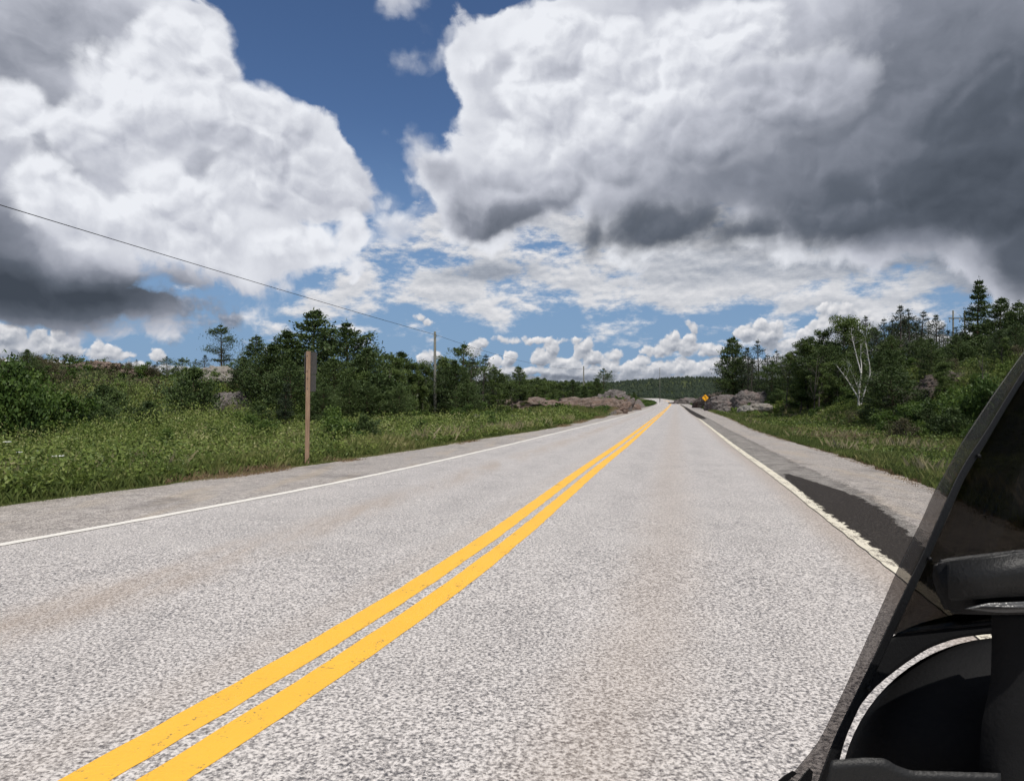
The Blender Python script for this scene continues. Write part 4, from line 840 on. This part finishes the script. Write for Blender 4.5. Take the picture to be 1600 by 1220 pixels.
# ================================================================ rock outcrops
def granite(name, lo, mid, hi, pink=(0.34, 0.20, 0.16), pk_=0.45, band=(1, 1, 3.5), rot=(0, 0, 0)):
    m = Mat(name); co = m.coord(); mp = m.n('ShaderNodeMapping'); m.put(mp.inputs['Vector'], co); mp.inputs['Rotation'].default_value = rot; mp.inputs['Scale'].default_value = band; v = mp.outputs[0]
    a = m.noise(v, 1.1, 7, 0.68); b = m.noise(co, 0.7, 4, 0.6); c = m.noise(co, 6, 6, 0.7)
    f = m.math('MULTIPLY_ADD', c, 0.45, m.math('MULTIPLY', a, 0.75))
    col = m.ramp(f, [(0.42, lo), (0.58, mid), (0.76, hi)])
    col = m.mix(m.ss(b, 0.50, 0.62, 0, pk_), col, pink)
    col = m.mix(m.ss(m.noise(co, 1.6, 6, 0.7), 0.60, 0.68, 0, 0.55), col, (0.075, 0.080, 0.045))
    m.pbr(col, 0.9, m.bump(f, 0.22), 0.2); return m.m
G_pink = granite('pink_granite', (0.043, 0.035, 0.029), (0.137, 0.102, 0.083), (0.27, 0.225, 0.19), (0.21, 0.140, 0.110), 0.45)
G_grey = granite('grey_granite', (0.040, 0.036, 0.035), (0.115, 0.101, 0.094), (0.238, 0.216, 0.202), (0.187, 0.130, 0.115), 0.35, (1.2, 1.2, 4), (0.25, 0.75, 0.2))
G_pale = granite('pale_granite', (0.086, 0.079, 0.072), (0.230, 0.212, 0.187), (0.374, 0.353, 0.317), (0.216, 0.173, 0.144), 0.3, (1, 1, 4), (0.1, 0.15, 0))
G_dark = granite('dark_rock', (0.025, 0.022, 0.019), (0.072, 0.059, 0.050), (0.158, 0.133, 0.115), (0.122, 0.072, 0.058), 0.4, (1, 1, 2))
def rock(name, px, Y, w, d, h, mat, label, seed, tilt=0.0, rz=0.0, sink=0.35, strat=0.25, jag=0.22, z=None, boulders=0, cat='rock outcrop'):
    """a ledge of bedrock: ellipsoid broken into tilted steps with cracks"""
    bm = bmesh.new(); bmesh.ops.create_icosphere(bm, subdivisions=6, radius=1.0)
    V = np.array([v.co[:] for v in bm.verts]); fc = np.array([[v.index for v in f.verts] for f in bm.faces]); bm.free()
    r = np.random.default_rng(seed); s1 = seed * 3.1
    n1 = fbm(V[:, 0] * 1.7 + s1, V[:, 1] * 1.7 + V[:, 2] * 1.3, 4); n2 = fbm(V[:, 0] * 4 + V[:, 2] * 2.5 + s1, V[:, 1] * 4 - V[:, 2] * 3, 4)
    V = np.sign(V) * np.abs(V) ** 0.80
    V = V * (1 + 0.26 * n1 + jag * n2)[:, None] * np.array([w / 2, d / 2, h])
    u = V[:, 2] * math.cos(tilt) - V[:, 0] * math.sin(tilt)                    # across the strata
    st = max(0.12, strat * h); q = u / st + 0.35 * n1 * 3; fr_ = q - np.floor(q); stp = (np.floor(q) + sstep(fr_, .72, .98)) * st
    push = (stp - u) * 0.75; V[:, 2] += push * math.cos(tilt); V[:, 0] -= push * math.sin(tilt)
    cr = np.abs(fbm(V[:, 0] * 0.9 + s1, V[:, 1] * 0.9 + V[:, 2] * 0.5, 3)); V *= (1 - 0.10 * (1 - sstep(cr, 0, .05)))[:, None]
    V[:, 2] = np.maximum(V[:, 2], -0.6 * h)
    X_ = (px - PX0) / F * Y; z_ = (float(H(X_, Y)) if z is None else z)
    o = link(name, mesh_np(name, V, fc, [mat]), None, (X_, Y, z_ - sink * h * 0.4)); o.rotation_euler = (0, 0, rz)
    return tag(o, label, cat)
rock('rock_outcrop', 918, 80, 10.0, 5, 1.55, G_pink, 'long pinkish broken rock outcrop beside the road left of the bend', 3, 0.15, 0.15, jag=0.16)
rock('rock_outcrop', 845, 76, 10.5, 5, 1.1, G_pink, 'low brown end of the roadside rocks, nearest the tall utility pole', 4, 0.1, 0.1, 0.4, jag=0.14)
rock('rock_outcrop', 953, 96, 6.0, 4.5, 2.1, G_grey, 'high dark-faced rock block at the right end of the roadside rocks', 5, -0.2, 0.2)
rock('rock_outcrop', 975, 112, 5.0, 4, 1.4, G_pink, 'small reddish rocks trailing off towards the road bend', 6, 0.3, 0.0)
rock('rock_slab', 778, 52, 5.2, 2.6, 0.75, G_grey, 'low rounded rock slab rising from the grass near the left shoulder', 7, 0.05, 0.1, 0.3, 0.3, 0.12)
rock('rock_slab', 800, 49, 2.4, 0.7, 0.22, G_pale, 'flat pale rock strip at the foot of the rounded slab', 8, 0.05, 0.1, 0.3, 0.3, z=-1.32)
rock('rock_outcrop', 375, 57, 4.6, 4.5, 1.7, G_grey, 'grey layered rock face between the dark pines, left of the sign post', 9, 0.45, 0.3, 0.2, 0.16, 0.14)
rock('rock_outcrop', 350, 63, 6.0, 5, 0.9, G_pale, 'pale weathered rock top above the layered rock face', 10, 0.1, 0.2, 0.5, 0.2, 0.12)
rock('rock_outcrop', 150, 69, 4.5, 4, 0.55, G_pink, 'tan bare rock showing on the brown rise at far left', 11, 0.05, 0.1, 0.0, jag=0.12)
rock('rock_outcrop', 215, 70, 3.5, 3, 0.4, G_pink, 'small pinkish rock patch right of the tan one on the brown rise', 12, 0.05, 0, 0.0, jag=0.12)
rock('rock_outcrop', 1146, 103, 8.5, 6, 2.6, G_grey, 'large smooth rock slab slanting up to the right beside the yellow sign', 13, -0.7, 0.25, 0.3, 0.11, 0.05)
rock('rock_outcrop', 1182, 90, 5.6, 3.4, 1.15, G_pale, 'pale low rock ledge at the right end of the slanting slab', 14, -0.12, 0.15, 0.2, 0.22, 0.08)
rock('rock_outcrop', 1172, 100, 5.5, 5, 2.7, G_grey, 'brownish upper ledge behind the pale low ledge', 15, -0.5, 0.1, 0.4, 0.14, 0.06)
rock('rock_outcrop', 1116, 138, 8.0, 8, 3.6, G_dark, 'dark rock cutting directly behind the yellow warning sign', 16, -0.5, 0.2, 0.1, 0.14, 0.08)
rock('rock_outcrop', 1075, 230, 13, 8, 2.2, G_grey, 'distant brown rock on the outside of the road bend', 17, -0.1, 0.1, 0.1)
rock('rock_outcrop', 1432, 50, 4.2, 3.6, 1.9, G_dark, 'brown steep rock face half hidden by green bushes on the right-hand hill', 18, 0.2, 0.2, 0.1, 0.2, 0.12, z=0.2)
rock('rock_outcrop', 1500, 50, 5.6, 4, 1.3, G_dark, 'mossy brown rock knob close to the right-hand hilltop, above bright bushes', 19, 0.1, 0.0, 0.1, 0.2, 0.10, z=1.7)

# ================================================================ posts, poles, wires, signs
def box(name, c, s, mat, parent=None, bev=0.0, rot=(0, 0, 0)):
    bm = bmesh.new(); bmesh.ops.create_cube(bm, size=1.0)
    for v in bm.verts: v.co = Vector((v.co.x * s[0], v.co.y * s[1], v.co.z * s[2]))
    if bev: bmesh.ops.bevel(bm, geom=bm.edges[:], offset=bev, segments=2, affect='EDGES')
    me = bpy.data.meshes.new(name); bm.to_mesh(me); bm.free(); me.materials.append(mat)
    o = link(name, me, parent, c); o.rotation_euler = rot; return o
def tube(name, pts, rad, mat, parent=None, k=12):
    G = Geo(1); pts = np.asarray(pts, float); G.limb(pts, rad, k); n = len(pts)
    me = mesh_np(name, np.concatenate(G.V), [np.concatenate(G.Q), np.arange(k)[::-1][None, :], (np.arange(k) + (n - 1) * k)[None, :]], [mat], False)
    return link(name, me, parent)
def wood(name, a, b, knots=None):
    m = Mat(name); co = m.coord(); n = m.noise(m.scale(co, (14, 14, 0.8)), 3.0, 5, 0.65, dist=0.6); n2 = m.noise(co, 1.4, 3)
    col = m.ramp(n, [(0.3, a), (0.7, b)]); col = m.mix(m.ss(n2, .4, .7, 0, .35), col, tuple(x * .6 for x in a))
    if knots: 
        v = m.vor(m.scale(co, (1, 1, .55)), 5.0, 'Distance'); col = m.mix(m.ss(v, .05, .09, .8, 0), col, knots)
    m.pbr(col, .85, m.bump(n, .004), .2); return m.m
W_post = wood('cedar_post', (0.20, 0.125, 0.080), (0.36, 0.25, 0.17), (0.16, 0.08, 0.045))
W_pole = wood('weathered_pole', (0.085, 0.085, 0.068), (0.18, 0.18, 0.15))
def metal(name, col, rough=.45, met=.7):
    m = Mat(name); co = m.coord(); n = m.noise(co, 12, 4); m.pbr(m.mix(m.ss(n, .3, .7), col, tuple(x * .8 for x in col)), rough, None, .5, met); return m.m
M_alu = metal('dull_aluminium', (.055, .052, .048), .6, .2); M_steel = metal('galvanised_steel', (.35, .35, .35)); M_bolt = metal('bolt_metal', (.25, .25, .25))
# wooden sign post seen from behind
Yp = 15.2; Xp = (480 - PX0) / F * Yp; zb = float(H(Xp, Yp)); ht = (HY - 548.5) / F * Yp + EYE - zb
sp = empty('sign_post', (Xp, Yp, zb), R(8)); sp.rotation_euler = (R(-0.6), R(0.5), R(8))
box('post', (0, 0, ht / 2 - 0.25), (0.088, 0.088, ht + 0.5), W_post, sp, 0.006)
def plate(name, w, h, r_, th, mat, parent, loc):
    bm = bmesh.new(); pts = []
    for cx, cz, a0 in ((w / 2 - r_, h / 2 - r_, 0), (-w / 2 + r_, h / 2 - r_, 90), (-w / 2 + r_, -h / 2 + r_, 180), (w / 2 - r_, -h / 2 + r_, 270)):
        for i in range(6): a = R(a0 + i * 18); pts.append((cx + r_ * math.cos(a), 0, cz + r_ * math.sin(a)))
    f = bm.faces.new([bm.verts.new(p) for p in pts]); e = bmesh.ops.extrude_face_region(bm, geom=[f])
    for v in [x for x in e['geom'] if isinstance(x, bmesh.types.BMVert)]: v.co.y += th
    bmesh.ops.recalc_face_normals(bm, faces=bm.faces[:])
    me = bpy.data.meshes.new(name); bm.to_mesh(me); bm.free(); me.materials.append(mat); return link(name, me, parent, loc)
s1 = plate('sign_panel', 0.27, 0.50, 0.035, 0.003, M_alu, sp, (0.040, 0.052, ht - 0.262))
s2 = plate('sign_panel', 0.245, 0.375, 0.02, 0.003, M_alu, sp, (0.040, 0.052, ht - 0.71)); s2['label'] = 'smaller lower panel, slightly brighter'
for q, (s_, zz) in enumerate(((s1, .17), (s1, -.17), (s2, .11), (s2, -.11))):
    tube('bolt', [(-.055 if s_ is s1 else -.04, -0.104, zz), (-.055 if s_ is s1 else -.04, -0.118, zz)], .009, M_bolt, s_, 6)
tag(sp, 'square wooden post carrying two grey sign backs at the left edge of the road', 'sign post')
# utility poles and their wire
def pole(px, Y, top, label, x=None, ztop=None, attach=0.35):
    X_ = (px - PX0) / F * Y if x is None else x; zb = float(H(X_, Y)); zt = (HY - top) / F * Y + EYE if ztop is None else ztop
    o = empty('utility_pole', (X_, Y, zb)); h = zt - zb
    tube('pole', [(0, 0, -.5), (0, 0, h * .4), (0, 0, h)], [.155, .135, .10], W_pole, o, 14)
    br = tube('insulator', [(0.10, 0, h - attach - .05), (0.18, 0, h - attach - .05), (0.18, 0, h - attach + .03)], .03, M_steel, o, 8)
    tube('ground_wire', [(0.0, -.152, 0.0), (0.0, -.135, h * .45), (0, -.106, h - attach)], .008, M_steel, o, 5)
    tag(o, label, 'utility pole'); return Vector((X_ + .18, Y, zt - attach + .03))
P1 = pole(679.5, 60, 518, 'tall bare weathered utility pole standing in front of the leafy trees at left')
P2 = pole(912, 121, 572, 'slim utility pole further off, above the roadside rocks', attach=.5)
P3 = pole(1031, 300, 574, 'very thin distant utility pole near the road bend')
P0 = Vector((-26.2, -1.0, 9.45))      # the next pole stands behind the viewpoint, out of the picture
def wire(a, b, sag, label, n=28, r=.016):
    pts = [a.lerp(b, t) - Vector((0, 0, sag * 4 * t * (1 - t))) for t in np.linspace(0, 1, n)]
    o = tube('power_line', [tuple(p) for p in pts], r, M_cable, None, 6); return tag(o, label, 'power line')
m = Mat('cable'); m.pbr((.035, .035, .037), .6); M_cable = m.m
wire(P1, P0, 0.2, 'single dark wire slanting down across the sky to the tall utility pole')
wire(P1, P2, 0.85, 'thin wire running from the tall utility pole to the slim far pole', r=.014)
wire(P2, P3, 1.2, 'faint wire beyond the slim far utility pole towards the bend', r=.014)
# twin-pole power pylon on the right-hand crest
Yh = 112; Xh = (1499 - PX0) / F * Yh; zb = float(H(Xh, Yh)); zt = (HY - 485) / F * Yh + EYE
hf = empty('power_pylon', (Xh, Yh, zb)); h = zt - zb
for s_ in (-1, 1): tube('pole', [(s_ * .95, 0, -.5), (s_ * .95, 0, h)], [.17, .12], W_pole, hf, 10)
box('crossarm', (0, -.16, h - 1.3), (3.6, .12, .18), W_pole, hf, .01)
for x_ in (-1.6, 0, 1.6): tube('insulator', [(x_, -.16, h - 1.39), (x_, -.16, h - 1.95)], .06, M_steel, hf, 8)
tag(hf, 'two-pole wooden power pylon with a crossarm above the trees at right', 'power pylon')
# yellow curve-warning sign
Yg = 108; Xg_ = (1102 - PX0) / F * Yg; zb = float(H(Xg_, Yg)); zc = (HY - 621.5) / F * Yg + EYE
ws = empty('warning_sign', (Xg_, Yg, zb)); h = zc - zb
m = Mat('sign_yellow'); m.pbr((.85, .40, .02), .45); M_sy = m.m; m = Mat('sign_black'); m.pbr((.012, .012, .012), .5); M_sb = m.m
box('post', (0, .03, (h - .3) / 2 - .2), (.07, .05, h + .9), M_steel, ws)
def poly(name, pts, y0, th, mat, parent, loc=(0, 0, 0)):
    bm = bmesh.new(); f = bm.faces.new([bm.verts.new((p[0], y0, p[1])) for p in pts]); e = bmesh.ops.extrude_face_region(bm, geom=[f])
    for v in [x for x in e['geom'] if isinstance(x, bmesh.types.BMVert)]: v.co.y += th
    bmesh.ops.recalc_face_normals(bm, faces=bm.faces[:]); me = bpy.data.meshes.new(name); bm.to_mesh(me); bm.free(); me.materials.append(mat); return link(name, me, parent, loc)
D_ = .62
pn_ = poly('sign_panel', [(0, -D_), (D_, 0), (0, D_), (-D_, 0)], -.01, .012, M_sb, ws, (0, 0, h))
poly('yellow_face', [(0, -D_ + .08), (D_ - .08, 0), (0, D_ - .08), (-D_ + .08, 0)], -.016, .004, M_sy, pn_)
poly('curve_arrow', [(.05, -.34), (.15, -.34), (.15, .02), (.10, .12), (-.02, .20), (.03, .27), (-.20, .27), (-.12, .05), (-.07, .13), (.03, .07), (.05, 0)], -.021, .004, M_sb, pn_)
tag(ws, 'yellow diamond warning sign with a black curve arrow before the rocks', 'warning sign')

# ================================================================ the motorcycle whose front fills the lower right corner
bike = empty('motorcycle', (0.75, 1.35, 0.0)); tag(bike, 'black motorcycle front with smoked windscreen and mirror in the lower right corner', 'motorcycle')
BO = Vector((0.75, 1.35, 0.0))
def bp(px, py, Y): return Vector(((px - PX0) / F * Y, Y, EYE + (HY - py) / F * Y)) - BO
def Ysc(px, py): return 0.70 + 0.00022 * (px - 1300) + 0.00010 * (1200 - py)         # the windscreen's own slanted, swept-back surface
m = Mat('smoked_screen'); g_ = m.n('ShaderNodeBsdfTransparent'); m.put(g_.inputs[0], (.22, .21, .20)); gl_ = m.n('ShaderNodeBsdfGlossy'); gl_.inputs['Roughness'].default_value = .08; m.put(gl_.inputs[0], (1., 1., 1.))
fr_ = m.n('ShaderNodeFresnel'); fr_.inputs[0].default_value = 1.3; mx = m.n('ShaderNodeMixShader'); m.put(mx.inputs[0], m.math('MULTIPLY', fr_.outputs[0], .25)); m.t.links.new(g_.outputs[0], mx.inputs[1]); m.t.links.new(gl_.outputs[0], mx.inputs[2]); m.t.links.new(mx.outputs[0], m.out.inputs[0]); M_smoke = m.m
m = Mat('clear_edge'); g_ = m.n('ShaderNodeBsdfTransparent'); m.put(g_.inputs[0], (.60, .58, .57)); b_ = m.n('ShaderNodeBsdfPrincipled'); m.put(b_.inputs['Base Color'], (.060, .060, .061)); b_.inputs['Roughness'].default_value = .35
mx = m.n('ShaderNodeMixShader'); mx.inputs[0].default_value = .22; m.t.links.new(g_.outputs[0], mx.inputs[1]); m.t.links.new(b_.outputs[0], mx.inputs[2]); m.t.links.new(mx.outputs[0], m.out.inputs[0]); M_edge = m.m
def plast(name, c, r_=.5, sp_=.4):
    m = Mat(name); co = m.coord(); n = m.noise(co, 260, 2, .6); m.pbr(m.mix(m.ss(m.noise(co, 9, 4, .6), .4, .7, 0, .5), c, tuple(x * 1.6 + .002 for x in c)), r_, m.bump(n, .0006), sp_); return m.m
M_blk = plast('black_plastic', (.0045, .0045, .005), .5, .22); M_matt = plast('matt_black', (.0055, .0055, .006), .75, .15); M_grey = plast('dark_grey_plastic', (.012, .012, .012), .5, .25)
def sheet(name, L, Rr, th, mat, depth=Ysc, n=40, off=0.0, parent=bike, bow=0.0):
    """ribbon between two outlines, with real thickness"""
    def res(P):
        P = np.array(P, float); s = np.concatenate([[0], np.cumsum(np.hypot(*np.diff(P, axis=0).T))]); u = np.linspace(0, s[-1], 400)
        q = np.stack([np.interp(u, s, P[:, 0]), np.interp(u, s, P[:, 1])], 1); k = np.hanning(33); k /= k.sum()
        for c in (0, 1):
            e = np.concatenate([2 * q[0, c] - q[1:17, c][::-1], q[:, c], 2 * q[-1, c] - q[-17:-1, c][::-1]]); q[:, c] = np.convolve(e, k, 'valid')
        return q[np.linspace(0, 399, n).astype(int)]
    A, B = res(L), res(Rr); nc = 7; V = []; 
    for side in (0, 1):
        for i in range(n):
            for j in range(nc):
                t = j / (nc - 1); p = A[i] * (1 - t) + B[i] * t
                Y = depth(p[0], p[1]) + off + side * th + bow * (2 * t - 1) ** 2
                V.append(bp(p[0], p[1], Y))
    V = np.array([v[:] for v in V]); M1 = n * nc; i = np.arange(n - 1)[:, None] * nc; j = np.arange(nc - 1)[None, :]
    Q = np.stack([i + j, i + j + nc, i + j + nc + 1, i + j + 1], -1).reshape(-1, 4); Q2 = Q[:, ::-1] + M1
    rim = list(range(nc)) + [r_ * nc + nc - 1 for r_ in range(1, n)] + [(n - 1) * nc + c for c in range(nc - 2, -1, -1)] + [r_ * nc for r_ in range(n - 2, 0, -1)]
    rim = np.array(rim); nx = np.roll(rim, -1); Q3 = np.stack([rim, nx, nx + M1, rim + M1], 1)
    me = mesh_np(name, V, np.concatenate([Q, Q2, Q3]), [mat], False); 
    return link(name, me, parent)
outer = [(1660, 470), (1598, 551), (1549, 619), (1519, 664), (1494, 702), (1477, 738), (1457, 768), (1445, 800), (1403, 883), (1379, 938), (1351, 1000), (1313.6, 1082), (1276, 1158), (1235, 1205), (1190, 1270)]
inner = [(1660, 495), (1600, 576), (1570.6, 623), (1536.5, 678.6), (1506.6, 721), (1491.7, 749), (1468.5, 800), (1441, 862), (1406.5, 931), (1365, 1020), (1338, 1075), (1303, 1144), (1274, 1220), (1258, 1270)]
trim = [(1660, 512), (1600, 593), (1570.6, 640), (1538.6, 695), (1506.6, 746), (1483, 800), (1453, 865), (1420, 936), (1377, 1026), (1350, 1082), (1318, 1150), (1300, 1220), (1285, 1270)]
sc_ = sheet('windscreen', trim[:8] + [(1392, 990)], [(2100, 512), (2090, 593), (2085, 640), (2080, 695), (2075, 746), (2070, 800), (2060, 865), (2050, 900), (2040, 925)], .004, M_smoke)
sheet('screen_edge', outer, inner, .006, M_edge)
sheet('screen_trim', inner, trim, .010, M_blk, off=-.003)
for x_, y_ in ((1524, 712), (1447, 872), (1352, 1072)):      # little screws along the rubber trim
    p_ = bp(x_ + 3, y_, Ysc(x_, y_) - .004); tube('screw', [tuple(p_), tuple(p_ + Vector((0, -.003, 0)))], .0024, M_blk, bike, 8)
# black arch of the fairing under the screen
a_out = [(1300, 1190), (1328, 1120), (1343, 1075), (1366, 1024), (1386, 994), (1430, 973), (1492.6, 957), (1550, 948), (1640, 945), (1760, 960), (1900, 1040)]
a_in = [(1305, 1190), (1317, 1148), (1341, 1099.5), (1366, 1070), (1408, 1037), (1449, 1010), (1493, 995), (1547.7, 988), (1640, 990), (1740, 1020), (1850, 1100)]
sheet('fairing_arch', a_out, a_in, .05, M_matt, off=.004)
# round headlight shell inside the arch
def dome():
    c = bp(1565, 1252, .78); r0 = 257.5 / F * .78; V = []; nr, nt = 14, 72
    for i in range(nr + 1):
        a = i / nr * math.pi / 2
        for j in range(nt): th = j * 2 * math.pi / nt; V.append((c.x + r0 * math.cos(a) * math.cos(th), c.y - 0.10 * math.sin(a), c.z + r0 * math.cos(a) * math.sin(th)))
    for j in range(nt): th = j * 2 * math.pi / nt; V.append((c.x + .13 + r0 * .6 * math.cos(th), c.y + .12, c.z - .12 + r0 * .6 * math.sin(th)))
    V = np.array(V); i = np.arange(nr)[:, None] * nt; j = np.arange(nt)[None]; j2 = (j + 1) % nt
    Q = np.stack([i + j, i + j2, i + nt + j2, i + nt + j], -1).reshape(-1, 4); b = (nr + 1) * nt
    Q2 = np.stack([j[0], b + j[0], b + j2[0], j2[0]], 1)
    me = mesh_np('headlight_shell', V, [np.concatenate([Q, Q2]), (b + np.arange(nt))[None]], [M_matt], True); return link('headlight_shell', me, bike)
dome()
sheet('dash_panel', [(1547, 958), (1547, 1000), (1545, 1060), (1530, 1130), (1520, 1300)], [(1900, 958), (1900, 1000), (1900, 1060), (1900, 1130), (1900, 1300)], .03, M_matt, depth=lambda x, y: .66)
sheet('fork_cover', [(1296, 1184), (1345, 1180), (1380, 1181), (1397, 1192), (1420, 1200), (1560, 1204)], [(1270, 1290), (1345, 1292), (1380, 1294), (1400, 1296), (1440, 1296), (1560, 1296)], .03, M_grey, depth=lambda x, y: .63)
# lower fairing pieces at the foot of the screen edge
sheet('fairing_bracket', [(1262, 1196), (1252, 1206), (1240, 1222), (1222, 1250)], [(1268, 1202), (1266, 1215), (1262, 1228), (1256, 1250)], .012, M_blk, off=-.010)
sheet('fairing_bracket', [(1236, 1200), (1222, 1208), (1206, 1222), (1180, 1250)], [(1244, 1204), (1234, 1212), (1220, 1226), (1198, 1250)], .012, M_blk, off=-.010)
# rear-view mirror behind the smoked screen: body, face, stem
def prism(name, pts, Y0, Y1, mat, parent, shrink=1.0, bev=.004):
    bm = bmesh.new(); P = [bp(x, y, Y0) for x, y in pts]; c = sum(P, Vector()) / len(P); F0 = [bm.verts.new(p) for p in P]
    Q = [bp(x, y, Y1) for x, y in pts]; c2 = sum(Q, Vector()) / len(Q); F1 = [bm.verts.new(c2 + (q - c2) * shrink) for q in Q]
    bm.faces.new(F0[::-1]); bm.faces.new(F1); n = len(P)
    for i in range(n): bm.faces.new([F0[i], F0[(i + 1) % n], F1[(i + 1) % n], F1[i]])
    bmesh.ops.recalc_face_normals(bm, faces=bm.faces[:]); bmesh.ops.bevel(bm, geom=bm.edges[:], offset=bev, segments=3, affect='EDGES')
    me = bpy.data.meshes.new(name); bm.to_mesh(me); bm.free(); me.materials.append(mat); me.shade_smooth(); return link(name, me, parent)
body = prism('mirror_housing', [(1453, 889), (1458, 876), (1472, 871), (1585, 858), (1700, 845), (1700, 956), (1560, 960), (1476, 958), (1458, 918)], .600, .655, M_blk, bike, .9)
prism('mirror_face', [(1478, 876), (1584, 863), (1694, 852), (1694, 926), (1560, 932), (1480, 938)], .592, .600, M_grey, body, 1.0, .002)
prism('mirror_lip', [(1500, 950), (1540, 941), (1694, 934), (1694, 953), (1560, 956)], .590, .600, plast('satin_grey', (.05, .05, .05), .35, .5), body, 1.0, .002)
tube('mirror_stem', [tuple(bp(1650, 900, .64)), tuple(bp(1720, 1000, .66)), tuple(bp(1760, 1150, .68))], [.012, .013, .014], M_blk, bike, 10)

# ================================================================ telling the packed plants apart in words
MARKS = [(-200, 'at the far left'), (60, 'above the yellow-green bushes'), (130, 'near the tan bare rock'), (235, 'left of the windswept pine'), (300, 'around the windswept pine'), (385, 'beside the layered rock face'), (440, 'close to the wooden sign post'),
         (520, 'below the rounded dark pine'), (585, 'between rounded pine and utility pole'), (660, 'around the tall utility pole'), (705, 'right of the tall utility pole'), (765, 'above the low rounded rock slab'), (830, 'behind the pinkish roadside rocks'),
         (890, 'near the slim far utility pole'), (930, 'under the lone distant pine'), (1000, 'by the road bend'), (1125, 'above the slanting rock slab'), (1190, 'above the pale low ledge'), (1240, 'left of the tall leafy crown'), (1300, 'left of the birch'), (1345, 'right beside the birch'), (1385, 'above the spreading fir scrub'),
         (1425, 'around the brown rock face'), (1475, 'below the power pylon'), (1515, 'below the tallest tiered pine'), (1560, 'near the windscreen top'), (1610, 'behind the smoked windscreen')]
KINDW = {'trees crowding the left-hand tree line': 'tree in the left tree line', 'low trees along the skyline above the rocky rise': 'scrubby skyline tree', 'bushes along the back of the left meadow': 'bush at the back of the left meadow',
         'brownish scrub on the rocky rise': 'low scrub on the rocky rise', 'trees on the low ground beyond the bend': 'small distant tree', 'trees filling the right-hand hilltop': 'tree on the right-hand crest',
         'bushes on the slope of the right-hand hill': 'bush on the right-hand slope', 'young trees on the slope of the right-hand hill': 'young tree on the right-hand slope'}
ORD = {1: [''], 2: ['left-hand', 'right-hand'], 3: ['leftmost', 'middle', 'rightmost'], 4: ['leftmost', 'second', 'third', 'rightmost'], 5: ['leftmost', 'second', 'middle', 'fourth', 'rightmost'], 6: ['leftmost', 'second', 'third', 'fourth', 'fifth', 'rightmost']}
bk = {}
for o, px, Y in PLACED:
    g = o.get('group')
    if g not in KINDW: continue
    mk = [t for a, t in MARKS if px >= a][-1]; bk.setdefault((g, mk), []).append((px, Y, o))
for (g, mk), L in bk.items():
    ys = sorted(t[1] for t in L); med = ys[len(ys) // 2]
    rows = [('', L)] if len(L) < 4 else [('nearer ', [t for t in L if t[1] < med]), ('farther ', [t for t in L if t[1] >= med])]
    for w_, S in rows:
        S.sort(key=lambda t: t[0])
        for i, (px, Y, o) in enumerate(S):
            od = ORD.get(len(S)); od = od[i] if od else ''
            lb = (od + ' ' + w_ + KINDW[g] + ', ' + mk).strip(); o['label'] = ' '.join(lb.split())
